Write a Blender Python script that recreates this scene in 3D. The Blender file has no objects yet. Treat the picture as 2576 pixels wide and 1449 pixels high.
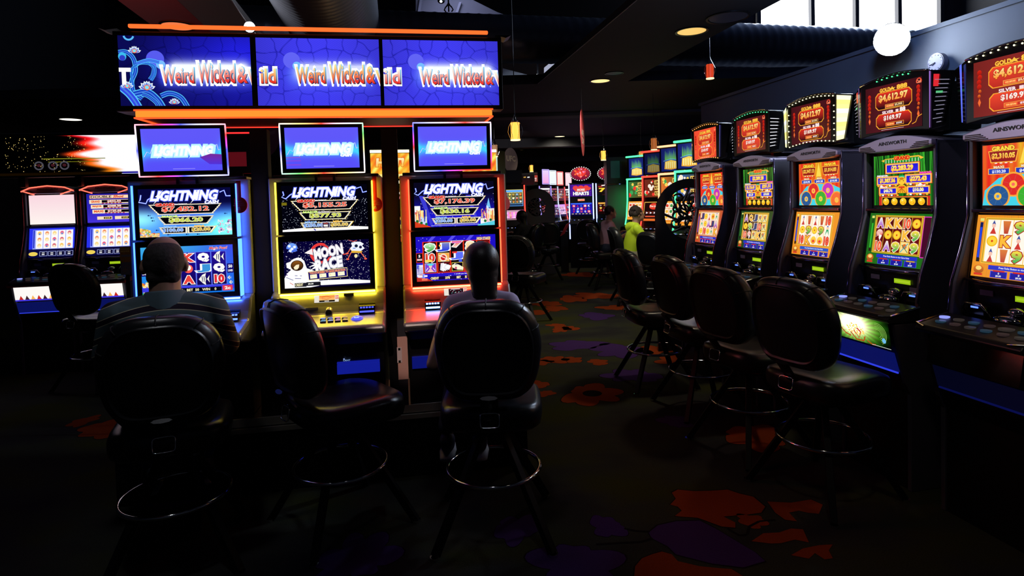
import bpy, bmesh, math, random
import numpy as np
from mathutils import Vector, Matrix
random.seed(7)
S = bpy.context.scene
COL = S.collection
# ------------------------------------------------ camera, world, exposure
F = 1500.0; PPY = 559.0; PPX = 1288.0
ROLL = math.radians(1.7); PITCH = math.radians(2.0)
_r0 = Vector((math.cos(ROLL), 0, -math.sin(ROLL)))
_u0 = Vector((math.sin(ROLL), 0, math.cos(ROLL)))
_f0 = Vector((0, 1, 0))
AF = (_f0*math.cos(PITCH) - Vector((0, 0, 1))*math.sin(PITCH)).normalized()
_z0 = Vector((0, 0, 1)) - AF*AF.z; _z0.normalize()
_x0 = AF.cross(_z0)
AR = (_x0*math.cos(ROLL) - _z0*math.sin(ROLL)).normalized()
AU = (_z0*math.cos(ROLL) + _x0*math.sin(ROLL)).normalized()
EYE = Vector((0, 0, 1.6))
cam_d = bpy.data.cameras.new('camera'); cam = bpy.data.objects.new('camera', cam_d); COL.objects.link(cam)
M = Matrix((( AR.x, AU.x, -AF.x, EYE.x), (AR.y, AU.y, -AF.y, EYE.y), (AR.z, AU.z, -AF.z, EYE.z), (0, 0, 0, 1)))
cam.matrix_world = M
cam_d.sensor_width = 36; cam_d.lens = F/2576*36
cam_d.shift_y = -(724.5-PPY)/2576
cam_d.clip_start = .05; cam_d.clip_end = 100
S.camera = cam
S.view_settings.view_transform = 'Standard'; S.view_settings.look = 'None'
S.view_settings.exposure = 0.0; S.view_settings.gamma = 1.0
S.view_settings.use_curve_mapping = False
W = bpy.data.worlds.new('world'); S.world = W; W.use_nodes = True
W.node_tree.nodes['Background'].inputs[0].default_value = (.25, .4, 1, 1)
W.node_tree.nodes['Background'].inputs[1].default_value = 0.0015
S.cycles.max_bounces = 5; S.cycles.diffuse_bounces = 2; S.cycles.glossy_bounces = 3
S.cycles.transparent_max_bounces = 8; S.cycles.transmission_bounces = 4
S.cycles.use_denoising = True
S.cycles.caustics_reflective = False; S.cycles.caustics_refractive = False
S.cycles.sample_clamp_indirect = 4

def ray(px, py):
    return AR*((px-PPX)/F) + AU*(-(py-PPY)/F) + AF
def atY(px, py, y):
    d = ray(px, py); return EYE + d*(y/d.y)
def atZ(px, py, z):
    d = ray(px, py); return EYE + d*((z-EYE.z)/d.z)
def hor(px):
    # image row of the horizon at column px
    k = (px-PPX)/F
    return PPY + F*((AR.z*k + AF.z)/AU.z)
def atG(px, y):
    p = atY(px, hor(px), y); return Vector((p.x, p.y, 0))

# lamps of the room and added fill spots
def area(name, loc, rot, size, power, color, sizey=None, spread=None):
    l = bpy.data.lights.new(name, 'AREA'); l.energy = power; l.color = color; l.size = size
    if sizey: l.shape = 'RECTANGLE'; l.size_y = sizey
    else: l.shape = 'DISK'
    if spread: l.spread = spread
    o = bpy.data.objects.new(name, l); o.location = loc; o.rotation_euler = rot; COL.objects.link(o); return o
def spot(name, loc, target, power, color, angle=70, blend=.6, size=.05):
    l = bpy.data.lights.new(name, 'SPOT'); l.energy = power; l.color = color
    l.spot_size = math.radians(angle); l.spot_blend = blend; l.shadow_soft_size = size
    o = bpy.data.objects.new(name, l); o.location = loc
    o.rotation_euler = (Vector(target)-Vector(loc)).to_track_quat('-Z', 'Y').to_euler(); COL.objects.link(o); return o
FLOOD = atY(2243, 100, 6.2)
SPOTL = atY(628, 68, 4.6)

# ------------------------------------------------ helpers
def l1(c):
    c = c/255.0
    return c/12.92 if c <= .04045 else ((c+.055)/1.055)**2.4
def C(r, g, b, s=1.0): return (l1(r)*s, l1(g)*s, l1(b)*s)
MATS = {}
def mat(name, col, rough=.5, metal=0, spec=.5, noise=0, nscale=20, bump=0, coat=0):
    if name in MATS: return MATS[name]
    m = bpy.data.materials.new(name); m.use_nodes = True; nt = m.node_tree
    b = nt.nodes['Principled BSDF']
    b.inputs['Base Color'].default_value = (*col, 1); b.inputs['Roughness'].default_value = rough
    b.inputs['Metallic'].default_value = metal; b.inputs['Specular IOR Level'].default_value = spec
    b.inputs['Coat Weight'].default_value = coat
    if noise or bump:
        tc = nt.nodes.new('ShaderNodeTexCoord'); n = nt.nodes.new('ShaderNodeTexNoise')
        n.inputs['Scale'].default_value = nscale; n.inputs['Detail'].default_value = 4
        nt.links.new(tc.outputs['Object'], n.inputs['Vector'])
        if noise:
            mr = nt.nodes.new('ShaderNodeMapRange'); mr.inputs['To Min'].default_value = 1-noise; mr.inputs['To Max'].default_value = 1+noise
            nt.links.new(n.outputs['Fac'], mr.inputs['Value'])
            mx = nt.nodes.new('ShaderNodeVectorMath'); mx.operation = 'SCALE'; mx.inputs[0].default_value = col
            nt.links.new(mr.outputs[0], mx.inputs['Scale']); nt.links.new(mx.outputs[0], b.inputs['Base Color'])
        if bump:
            bp = nt.nodes.new('ShaderNodeBump'); bp.inputs['Strength'].default_value = bump; bp.inputs['Distance'].default_value = .01
            nt.links.new(n.outputs['Fac'], bp.inputs['Height']); nt.links.new(bp.outputs[0], b.inputs['Normal'])
    MATS[name] = m; return m
def emit(name, col, s=1.0, base=(0, 0, 0)):
    if name in MATS: return MATS[name]
    m = bpy.data.materials.new(name); m.use_nodes = True; b = m.node_tree.nodes['Principled BSDF']
    b.inputs['Base Color'].default_value = (*base, 1); b.inputs['Roughness'].default_value = .3
    b.inputs['Emission Color'].default_value = (*col, 1); b.inputs['Emission Strength'].default_value = s
    MATS[name] = m; return m
def attrmat(name, s, rough=.15):
    m = bpy.data.materials.new(name); m.use_nodes = True; nt = m.node_tree; b = nt.nodes['Principled BSDF']
    b.inputs['Base Color'].default_value = (.003, .003, .004, 1); b.inputs['Roughness'].default_value = rough
    b.inputs['Specular IOR Level'].default_value = .3
    a = nt.nodes.new('ShaderNodeAttribute'); a.attribute_name = 'Col'
    nt.links.new(a.outputs['Color'], b.inputs['Emission Color']); b.inputs['Emission Strength'].default_value = s
    MATS[name] = m; return m
DISPLAY = attrmat('display', 1.0); DISPLAY_SMALL = attrmat('display_small', 1.0)
DISPLAY_SMALL.cycles.emission_sampling = 'NONE'
PRINT = bpy.data.materials.new('print_ink'); PRINT.use_nodes = True
_a = PRINT.node_tree.nodes.new('ShaderNodeAttribute'); _a.attribute_name = 'Col'
PRINT.node_tree.links.new(_a.outputs['Color'], PRINT.node_tree.nodes['Principled BSDF'].inputs['Base Color']); PRINT.node_tree.nodes['Principled BSDF'].inputs['Roughness'].default_value = .5
LEDCOL = attrmat('led_strip', 1.7, .4)
BLACK = mat('black_plastic', (.006, .006, .007), .35)
GLOSSB = mat('gloss_black', (.004, .004, .005), .12, spec=.6)
DARKM = mat('dark_metal', (.02, .02, .022), .35, .6)
CHROME = mat('chrome', (.75, .75, .78), .08, 1)
VINYL = mat('black_vinyl', (.012, .013, .016), .29, spec=.55, bump=.05, nscale=350)
SEAM = mat('seam', (.002, .002, .002), .7)
SILVER = mat('brushed_silver', (.42, .42, .41), .33, .75, noise=.08, nscale=60)
GREYTEX = mat('grey_texture', (.10, .095, .13), .6, noise=.3, nscale=200)
SKIN = mat('skin', (.42, .22, .15), .5)
STEEL = mat('steel_strip', (.6, .56, .46), .45, .6, noise=.15, nscale=8)

class MB:
    def __init__(s): s.v = []; s.f = []; s.m = []; s.mi = 0
    def add(s, vs, fs, mi=None):
        k = len(s.v); s.v += [tuple(v) for v in vs]; mi = s.mi if mi is None else mi
        for f in fs: s.f.append(tuple(i+k for i in f)); s.m.append(mi)
        return s
    def box(s, x0, x1, y0, y1, z0, z1, mi=None):
        return s.add([(x0,y0,z0),(x1,y0,z0),(x1,y1,z0),(x0,y1,z0),(x0,y0,z1),(x1,y0,z1),(x1,y1,z1),(x0,y1,z1)],
              [(0,3,2,1),(4,5,6,7),(0,1,5,4),(1,2,6,5),(2,3,7,6),(3,0,4,7)], mi)
    def obox(s, c, ax, ay, az, mi=None):
        c = Vector(c); ax, ay, az = Vector(ax), Vector(ay), Vector(az)
        vs = [c+ax*i+ay*j+az*k for k in (-1, 1) for i, j in ((-1,-1),(1,-1),(1,1),(-1,1))]
        return s.add(vs, [(0,3,2,1),(4,5,6,7),(0,1,5,4),(1,2,6,5),(2,3,7,6),(3,0,4,7)], mi)
    def bar(s, a, b, w, h=None, mi=None):
        a, b = Vector(a), Vector(b); d = (b-a); L = d.length; d.normalize(); h = h or w
        up = Vector((0,0,1)) if abs(d.z) < .95 else Vector((0,1,0)); r = d.cross(up).normalized(); u = r.cross(d)
        return s.obox((a+b)/2, r*w/2, d*L/2, u*h/2, mi)
    def loft(s, loops, cap=True, mi=None, closed=True):
        n = len(loops[0]); vs = [p for L in loops for p in L]; fs = []
        for i in range(len(loops)-1):
            for j in range(n if closed else n-1):
                a = i*n+j; b = i*n+(j+1) % n; fs.append((a, b, b+n, a+n))
        if cap and closed: fs.append(tuple(range(n))[::-1]); fs.append(tuple(range((len(loops)-1)*n, len(loops)*n)))
        return s.add(vs, fs, mi)
    def tube(s, pts, r, n=8, closed=False, mi=None, cap=True):
        pts = [Vector(p) for p in pts]; N = len(pts)
        rs = r if isinstance(r, (list, tuple)) else [r]*N
        loops = []; prev = None
        for i, p in enumerate(pts):
            if closed: t = pts[(i+1) % N]-pts[i-1]
            else: t = pts[min(i+1, N-1)]-pts[max(i-1, 0)]
            t.normalize()
            if prev is None:
                u = t.cross(Vector((0,0,1))).normalized() if abs(t.z) < .8 else (Vector((1,0,0))-t*t.x).normalized()
            else:
                u = prev - t*prev.dot(t)
                u = u.normalized() if u.length > 1e-6 else t.orthogonal().normalized()
            prev = u; w = t.cross(u)
            rr = rs[i]; ra, rb = rr if isinstance(rr, (list, tuple)) else (rr, rr)
            loops.append([p+u*math.cos(2*math.pi*k/n)*ra+w*math.sin(2*math.pi*k/n)*rb for k in range(n)])
        if closed: loops.append(loops[0]); return s.loft(loops, False, mi)
        return s.loft(loops, cap, mi)
    def prismx(s, prof, x0, x1, mi=None):      # prof = [(y,z)]
        n = len(prof); vs = [(x0,y,z) for y,z in prof]+[(x1,y,z) for y,z in prof]
        return s.add(vs, [tuple(range(n)), tuple(range(n, 2*n))[::-1]]+[(i, i+n, (i+1)%n+n, (i+1)%n) for i in range(n)], mi)
    def prismy(s, prof, y0, y1, mi=None):      # prof = [(x,z)]
        n = len(prof); vs = [(x,y0,z) for x,z in prof]+[(x,y1,z) for x,z in prof]
        return s.add(vs, [tuple(range(n))[::-1], tuple(range(n, 2*n))]+[(i, (i+1)%n, (i+1)%n+n, i+n) for i in range(n)], mi)
    def prismz(s, prof, z0, z1, mi=None):
        n = len(prof); vs = [(x,y,z0) for x,y in prof]+[(x,y,z1) for x,y in prof]
        return s.add(vs, [tuple(range(n))[::-1], tuple(range(n, 2*n))]+[(i, (i+1)%n, (i+1)%n+n, i+n) for i in range(n)], mi)
    def ell(s, c, r, n=16, m=10, mi=None, R=None):
        c = Vector(c); r = (r, r, r) if not isinstance(r, (list, tuple)) else r; vs = []; fs = []
        for i in range(1, m):
            a = math.pi*i/m
            for j in range(n):
                b = 2*math.pi*j/n; p = Vector((r[0]*math.sin(a)*math.cos(b), r[1]*math.sin(a)*math.sin(b), r[2]*math.cos(a)))
                vs.append(c+(R @ p if R else p))
        t = Vector((0,0,r[2])); t = R @ t if R else t
        vs += [c+t, c-t]; T = len(vs)-2
        for i in range(m-2):
            for j in range(n): fs.append((i*n+j, (i+1)*n+j, (i+1)*n+(j+1)%n, i*n+(j+1)%n))
        for j in range(n): fs.append((T, j, (j+1)%n)); fs.append((T+1, (m-2)*n+(j+1)%n, (m-2)*n+j))
        return s.add(vs, fs, mi)
    def lathe(s, prof, n=24, c=(0,0,0), mi=None):
        loops = [[(c[0]+r*math.cos(2*math.pi*k/n), c[1]+r*math.sin(2*math.pi*k/n), c[2]+z) for k in range(n)] for r, z in prof]
        return s.loft(loops, True, mi)
    def cyl(s, a, b, r, n=20, mi=None): return s.tube([a, b], r, n, mi=mi)
    def chain(s, pts, rs, n=14, mi=None):
        s.tube(pts, rs, n, mi=mi)
        for p, r in ((pts[0], rs[0]), (pts[-1], rs[-1])):
            s.ell(p, (r[0], r[1], min(r)) if isinstance(r, (list, tuple)) else r, 12, 8, mi)
        return s
    def build(s, name, mats, parent=None, smooth=False, bevel=0, subd=0, remesh=0, label=None, colfn=None, loc=None, rotz=None, sm_it=4):
        me = bpy.data.meshes.new(name); me.from_pydata(s.v, [], s.f)
        mats = mats if isinstance(mats, (list, tuple)) else [mats]
        for m in mats: me.materials.append(m)
        me.polygons.foreach_set('material_index', s.m)
        bm = bmesh.new(); bm.from_mesh(me); bmesh.ops.recalc_face_normals(bm, faces=bm.faces); bm.to_mesh(me); bm.free()
        if colfn:
            at = me.color_attributes.new('Col', 'FLOAT_COLOR', 'POINT'); buf = []
            for v in me.vertices: buf += [*colfn(v.co), 1]
            at.data.foreach_set('color', buf)
        if smooth: me.polygons.foreach_set('use_smooth', [True]*len(me.polygons))
        o = bpy.data.objects.new(name, me); COL.objects.link(o)
        if parent: o.parent = parent
        if loc is not None: o.location = loc
        if rotz is not None: o.rotation_euler = (0, 0, rotz)
        if remesh:
            md = o.modifiers.new('remesh', 'REMESH'); md.mode = 'VOXEL'; md.voxel_size = remesh; md.use_smooth_shade = True
            md = o.modifiers.new('smooth', 'SMOOTH'); md.factor = .5; md.iterations = sm_it
        if bevel:
            md = o.modifiers.new('bevel', 'BEVEL'); md.width = bevel; md.segments = 2; md.limit_method = 'ANGLE'; md.angle_limit = .6
        if subd:
            md = o.modifiers.new('subd', 'SUBSURF'); md.levels = subd; md.render_levels = subd
        if label: o['label'] = label
        return o
def thing(name, label, cat, loc=(0,0,0), rotz=0, group=None):
    o = bpy.data.objects.new(name, None); o.empty_display_size = .1; COL.objects.link(o)
    o.location = loc; o.rotation_euler = (0, 0, rotz); o['label'] = label; o['category'] = cat
    if group: o['group'] = group
    return o
def tag(o, label, cat, group=None):
    o['label'] = label; o['category'] = cat
    if group: o['group'] = group
    return o
def struct(o): o['kind'] = 'structure'; return o
def dup(o, parent=None):
    c = o.copy(); COL.objects.link(c); c.parent = parent
    for ch in list(o.children): dup(ch, c)
    return c
def put(r, loc, rotz, label, group=None):
    r.location = loc; r.rotation_euler = (0, 0, rotz); r['label'] = label
    if group: r['group'] = group
    return r

# ------------------------------------------------ screen pictures (drawn as coloured polygons)
_tc = {}
def glyphs(s, off=0.0, shear=0.0, sp=1.0):
    k = (s, round(off, 4), shear, sp)
    if k in _tc: return _tc[k]
    cu = bpy.data.curves.new('t', 'FONT'); cu.body = s; cu.size = 1; cu.offset = off; cu.shear = shear; cu.space_character = sp
    cu.resolution_u = 2; cu.fill_mode = 'FRONT' if hasattr(cu, 'fill_mode') else cu.fill_mode
    ob = bpy.data.objects.new('t', cu); me = bpy.data.meshes.new_from_object(ob)
    n = len(me.vertices); a = np.zeros(n*3); me.vertices.foreach_get('co', a); a = a.reshape(-1, 3)[:, :2].copy()
    fs = [tuple(p.vertices) for p in me.polygons]
    bpy.data.objects.remove(ob); bpy.data.meshes.remove(me); bpy.data.curves.remove(cu)
    _tc[k] = (a, fs); return _tc[k]
def mixc(a, b, t): return tuple(a[i]*(1-t)+b[i]*t for i in range(3))
class Canvas:
    """u right 0..1, v down 0..1; colours are display colours 0-255"""
    def __init__(s, W, H, bg=(0, 0, 0), k=1.0):
        s.W, s.H, s.k = W, H, k; s.V = []; s.Fc = []; s.Cc = []; s.L = 0; s.n = 0
        if bg is not None: s.rect(0, 0, 1, 1, bg)
    def _add(s, P, fs, cols, layer=None):
        s.L += 1; L = s.L if layer is None else layer
        P = np.clip(np.asarray(P, float), 0, 1); n = len(P)
        s.V.append(np.column_stack([P, np.full(n, L)])); s.Fc += [tuple(i+s.n for i in f) for f in fs]
        cols = np.asarray(cols, float)
        if cols.ndim == 1: cols = np.tile(cols, (n, 1))
        s.Cc.append(cols); s.n += n
    def grid(s, fn, nx, ny, box=(0, 0, 1, 1)):
        U, V = np.meshgrid(np.linspace(box[0], box[2], nx+1), np.linspace(box[1], box[3], ny+1))
        col = fn(U, V); P = np.column_stack([U.ravel(), V.ravel()]); c = np.stack([np.broadcast_to(q, U.shape).ravel() for q in col], 1)
        w = nx+1
        s._add(P, [(j*w+i, (j+1)*w+i, (j+1)*w+i+1, j*w+i+1) for j in range(ny) for i in range(nx)], np.clip(c, 0, 400))
    def poly(s, pts, c, c2=None):
        if c2 is None: s._add(pts, [tuple(range(len(pts)))], c)
        else:
            v = [p[1] for p in pts]; a, b = min(v), max(v)
            s._add(pts, [tuple(range(len(pts)))], [mixc(c, c2, (q-a)/(b-a+1e-9)) for q in v])
    def rect(s, x0, y0, x1, y1, c, c2=None): s.poly([(x0, y0), (x0, y1), (x1, y1), (x1, y0)], c, c2)
    def frame(s, x0, y0, x1, y1, c, t=.01):
        ty = t*s.W/s.H
        s.rect(x0, y0, x1, y0+ty, c); s.L -= 1; s.rect(x0, y1-ty, x1, y1, c); s.L -= 1
        s.rect(x0, y0, x0+t, y1, c); s.L -= 1; s.rect(x1-t, y0, x1, y1, c)
    def ell(s, x, y, rx, ry=None, c=(255,)*3, n=20, c2=None, a0=0, a1=6.2832):
        ry = rx*s.W/s.H if ry is None else ry
        s.poly([(x+rx*math.cos(a0+(a1-a0)*i/n), y+ry*math.sin(a0+(a1-a0)*i/n)) for i in range(n)], c, c2)
    def ring(s, x, y, rx, w, c, n=24, a0=0, a1=6.2832):
        asp = s.W/s.H
        s.line([(x+rx*math.cos(a0+(a1-a0)*i/n), y+rx*asp*math.sin(a0+(a1-a0)*i/n)) for i in range(n+1)], w, c)
    def line(s, pts, w, c):
        asp = s.W/s.H; P = [Vector((p[0], p[1]/asp)) for p in pts]; V = []; N = len(P)
        for i in range(N):
            d = P[min(i+1, N-1)]-P[max(i-1, 0)]
            if d.length < 1e-9: d = Vector((1, 0))
            d.normalize(); nn = Vector((-d.y, d.x))*w/2
            for q in (P[i]+nn, P[i]-nn): V.append((q.x, q.y*asp))
        s._add(V, [(2*i, 2*i+1, 2*i+3, 2*i+2) for i in range(N-1)], c)
    def text(s, t, x, y, w, h, c, c2=None, bold=.0, shear=0., out=None, ow=.05, sp=1.0, rot=0, fade=None):
        """centred in the box w x h at (x, y)"""
        base, _ = glyphs(t, 0, shear, sp)
        if len(base) == 0: return
        mn, mx = base.min(0), base.max(0); sz = np.maximum(mx-mn, 1e-6); ct = (mn+mx)/2
        if w is None: w = h*s.H/s.W*sz[0]/sz[1]
        def put_(off, col, col2):
            a, fs = glyphs(t, off, shear, sp)
            q = (a-ct)/sz; px = q[:, 0]*w; py = -q[:, 1]*h
            if rot: asp = s.W/s.H; cr, sr = math.cos(rot), math.sin(rot); px, py = px*cr-py/asp*sr, (px*sr+py/asp*cr)*asp
            P = np.column_stack([x+px, y+py])
            tt = np.clip(-q[:, 1]+.5, 0, 1)[:, None]
            cc = np.asarray(col, float)[None]*(1-tt)+np.asarray(col2 or col, float)[None]*tt
            s._add(P, fs, cc)
        if out is not None: put_(bold+ow, out, None)
        put_(bold, c, c2)
    def stars(s, n, box=(0, 0, 1, 1), c=(230, 235, 255), r=.003):
        asp = s.W/s.H; V = []; Fs = []
        for i in range(n):
            x = box[0]+random.random()*(box[2]-box[0]); y = box[1]+random.random()*(box[3]-box[1]); q = r*random.uniform(.5, 1.5); k = len(V)
            V += [(x-q, y), (x, y+q*asp), (x+q, y), (x, y-q*asp)]; Fs.append((k, k+1, k+2, k+3))
        s._add(V, Fs, c)
    def build(s, name, parent, cx, y, cz, tilt=0, label=None, eps=.00003, m=None, rotz=0):
        """front faces -y; tilt>0 leans the top away"""
        V = np.concatenate(s.V); Cc = np.concatenate(s.Cc)/255.0
        lin = np.where(Cc <= .04045, Cc/12.92, ((Cc+.055)/1.055)**2.4)*s.k
        X = (V[:, 0]-.5)*s.W; Z = (.5-V[:, 1])*s.H; Y = -V[:, 2]*eps
        ct, st = math.cos(tilt), math.sin(tilt)
        P = np.column_stack([cx+X, y+Y*ct+Z*st, cz+Z*ct-Y*st])
        if rotz:
            c_, s_ = math.cos(rotz), math.sin(rotz); dx = P[:, 0]-cx; dy = P[:, 1]-y
            P[:, 0] = cx+dx*c_-dy*s_; P[:, 1] = y+dx*s_+dy*c_
        me = bpy.data.meshes.new(name); me.from_pydata(P.tolist(), [], s.Fc)
        me.materials.append(m or DISPLAY)
        at = me.color_attributes.new('Col', 'FLOAT_COLOR', 'POINT')
        at.data.foreach_set('color', np.column_stack([lin, np.ones(len(lin))]).ravel().tolist())
        o = bpy.data.objects.new(name, me); COL.objects.link(o); o.parent = parent
        if label: o['label'] = label
        return o
# ------------------------------------------------ light of the room lamps and of added fill spots
spot('aisle_and_fill_spot', atZ(1740, 78, 3.05), (1.2, 5.4, 0), 34, (1, .85, .6), 100, .9, .1)
spot('aisle_and_fill_spot', atZ(1510, 203, 3.05), (.9, 8.0, 0), 90, (1, .88, .62), 110, .9, .1)
spot('aisle_and_fill_spot', atZ(1575, 285, 3.05), (1.4, 11.0, 0), 70, (1, .85, .6), 110, .9, .1)
spot('aisle_and_fill_spot', atZ(1408, 343, 3.05), (1.0, 15.5, 0), 60, (1, .85, .6), 120, .9, .1)
spot('near_lamp', (1.1, 1.9, 3.0), (1.5, 2.7, 0), 9, (1, .85, .65), 66, 1, .1)
spot('red_soffit_fill', (-2.75, 3.95, 2.62), (-2.95, 4.3, 3.3), 4.0, (1, .03, .01), 120, .9, .05)  # added red spot that brightens the soffit from below
spot('grey_soffit_fill', (-2.3, 3.9, 2.62), (-2.3, 4.3, 3.3), 1.2, (.9, .95, 1), 50, .9, .05)  # added white spot that brightens the grey soffit
spot('flood_beam', (2.52, 4.08, 2.62), (.9, 2.6, .6), 70, (.62, .76, 1), 150, .8, .08)
spot('aisle_and_fill_spot', (-1.5, 1.95, 3.0), (-1.62, 2.55, 1.2), 15, (.9, .93, 1), 34, 1, .1)  # added fill on the man's back and shoulders
spot('aisle_and_fill_spot', (-.15, 1.95, 3.0), (-.12, 2.7, 1.2), 10, (.9, .88, 1), 32, 1, .1)  # added fill on the woman's back
spot('aisle_and_fill_spot', (1.25, 2.7, 3.02), (2.25, 3.45, 1.9), 26, (.8, .75, 1), 40, 1, .05)  # added spot that brightens the nearest right-row machine's head
spot('aisle_and_fill_spot', (2.5, 6.2, 3.0), (1.55, 3.7, 1.1), 130, (.6, .75, 1), 46, 1, .12)  # added spot for highlights on the right-row stool tops
spot('aisle_and_fill_spot', (-.50, .3, 2.9), (-.625, 3.42, .80), 150, (1, .72, .62), 6, .6, .03)  # added narrow spot that brightens the power box
spot('wall_fill', (1.9, 3.0, 3.0), (3.2, 5.2, 2.5), 60, (.28, .46, 1), 90, 1, .1)  # added blue fill for the glow on the right wall
spot('duct_fill', (-2.85, 4.5, 3.66), (-1.7, 4.75, 3.5), 320, (.9, .93, 1), 120, .8, .04)  # added spot that puts the highlight on the duct's left side
area('window_daylight', (5.6, 10.3, 5.0), (math.radians(90+28), 0, math.radians(168)), 2.8, 420, (.6, .75, 1), 1.1)
spot('clerestory_daylight_fill', (-1.0, 10.4, 5.5), (-.9, 11.4, 4.8), 20, (.55, .6, 1), 110, .6, .3)  # added spot standing in for daylight on the upper panels
spot('clerestory_daylight_fill', (.2, 10.4, 4.0), (.25, 11.2, 3.4), 14, (.7, .8, 1), 80, .6, .2)  # added spot in place of daylight on the lower panels
spot('disc_lamp', (.35, 12.4, 3.0), (0, 14.0, 2.55), 14, (1, .85, .8), 60, .6, .05)  # added spot that brightens the grey hanging disc
spot('disc_lamp', (.45, 6.6, 3.0), (.9, 8.0, 2.55), 14, (1, .9, .85), 50, .6, .05)  # added spot that brightens the red hanging disc
spot('blue_wall_spot', (2.0, 2.2, 3.0), (3.3, 4.8, 2.4), 26, (.35, .55, 1), 80, 1, .1)  # blue spot aimed at the right wall

# ------------------------------------------------ setting
PAINT = mat('dark_paint', (.012, .014, .022), .75)
CEILM = mat('ceiling_paint', (.006, .009, .024), .8)
BROWNW = mat('brown_wall', (.035, .022, .028), .85)
SLATE = mat('slate_paint', (.13, .15, .19), .8)
RED_LIT = mat('red_lit_soffit', (.30, .001, .001), .7)  # red light on the soffit put into its colour
GREYP = mat('grey_paint', (.16, .17, .18), .8)
def carpet_mat():
    m = bpy.data.materials.new('patterned_carpet'); m.use_nodes = True; nt = m.node_tree; b = nt.nodes['Principled BSDF']
    tc = nt.nodes.new('ShaderNodeTexCoord'); n = nt.nodes.new('ShaderNodeTexNoise'); n.inputs['Scale'].default_value = 1.1; n.inputs['Detail'].default_value = 3
    mp = nt.nodes.new('ShaderNodeMapping'); mp.inputs['Scale'].default_value = (1, 1.6, 1)
    nt.links.new(tc.outputs['Object'], mp.inputs[0]); nt.links.new(mp.outputs[0], n.inputs['Vector'])
    cr = nt.nodes.new('ShaderNodeValToRGB'); e = cr.color_ramp.elements
    e[0].position = .36; e[0].color = (.045, .042, .05, 1); e[1].position = .66; e[1].color = (.085, .09, .02, 1)
    q = cr.color_ramp.elements.new(.5); q.color = (.07, .075, .06, 1)
    nt.links.new(n.outputs['Fac'], cr.inputs[0])
    n2 = nt.nodes.new('ShaderNodeTexNoise'); n2.inputs['Scale'].default_value = 160; nt.links.new(tc.outputs['Object'], n2.inputs['Vector'])
    mx = nt.nodes.new('ShaderNodeMixRGB'); mx.blend_type = 'MULTIPLY'; mx.inputs[0].default_value = .7
    nt.links.new(cr.outputs[0], mx.inputs[1]); nt.links.new(n2.outputs['Fac'], mx.inputs[2]); nt.links.new(mx.outputs[0], b.inputs['Base Color'])
    b.inputs['Roughness'].default_value = .95; b.inputs['Specular IOR Level'].default_value = .1
    return m
FL = [carpet_mat(), mat('carpet_orange', (.36, .055, .012), .95, spec=.05, noise=.3, nscale=150), mat('carpet_purple', (.075, .03, .17), .95, spec=.05, noise=.3, nscale=150),
      mat('carpet_outline', (.02, .012, .015), .95, spec=.05)]
fl = MB(); fl.box(-8, 8, -2, 18.6, -.05, 0, 0)
def fpoly(pts, mi, z=.0012):
    fl.add([(*atZ(x, y, 0).xy, z) for x, y in pts], [tuple(range(len(pts)))], mi)
def flower(px, py, r, n, mi, ph=0., sx=1., z=.0012, cut=.34):
    c = atZ(px, py, 0)
    hs = [random.uniform(0, 6.28) for _ in range(4)]
    lob = lambda a: (1-cut+cut*abs(math.cos(n*a/2+ph))**.6)*(.86+.12*math.sin(2*a+hs[0])+.09*math.sin(3*a+hs[1])+.05*math.sin(7*a+hs[2]))
    for q, m_, zz in ((1.035, 3, z-.0006), (1.0, mi, z)):
        fl.add([(c.x+sx*r*q*lob(a)*math.cos(a), c.y+r*q*lob(a)*math.sin(a), zz) for a in [2*math.pi*i/48 for i in range(48)]], [tuple(range(48))], m_)
BL = [(1, [(1690,1240),(1705,1232),(1745,1236),(1790,1235),(1830,1232),(1860,1242),(1895,1250),(1925,1275),(1915,1290),(1880,1295),(1855,1297),(1820,1300),(1850,1315),(1850,1328),(1815,1325),(1775,1310),(1755,1303),(1710,1300),(1698,1298),(1715,1285),(1705,1275),(1686,1270),(1700,1255)]),
      (1, [(1930,1262),(1990,1265),(2040,1257),(2070,1270),(2060,1293),(2030,1290),(2010,1285),(1985,1290),(2005,1312),(1975,1308),(1950,1290)]),
      (1, [(1890,1362),(1920,1342),(1960,1340),(1990,1330),(2020,1332),(2035,1365),(2000,1358),(1965,1367),(1940,1368)]),
      (1, [(1990,1397),(2020,1380),(2060,1372),(2095,1370),(2085,1385),(2095,1405),(2075,1408),(2050,1392),(2035,1406)]),
      (1, [(1598,1425),(1615,1405),(1640,1395),(1665,1388),(1690,1395),(1705,1412),(1760,1425),(1810,1430),(1840,1432),(1870,1450),(1880,1500),(1590,1500)]),
      (2, [(1632,1340),(1655,1322),(1700,1312),(1760,1310),(1800,1330),(1850,1360),(1900,1390),(1925,1412),(1870,1428),(1790,1418),(1700,1395),(1680,1375),(1640,1355)])]
for mi, pts in BL:
    cx = sum(p[0] for p in pts)/len(pts); cy = sum(p[1] for p in pts)/len(pts)
    fpoly([(cx+(x-cx)*1.03, cy+(y-cy)*1.05) for x, y in pts], 3, .0006); fpoly(pts, mi)
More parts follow.
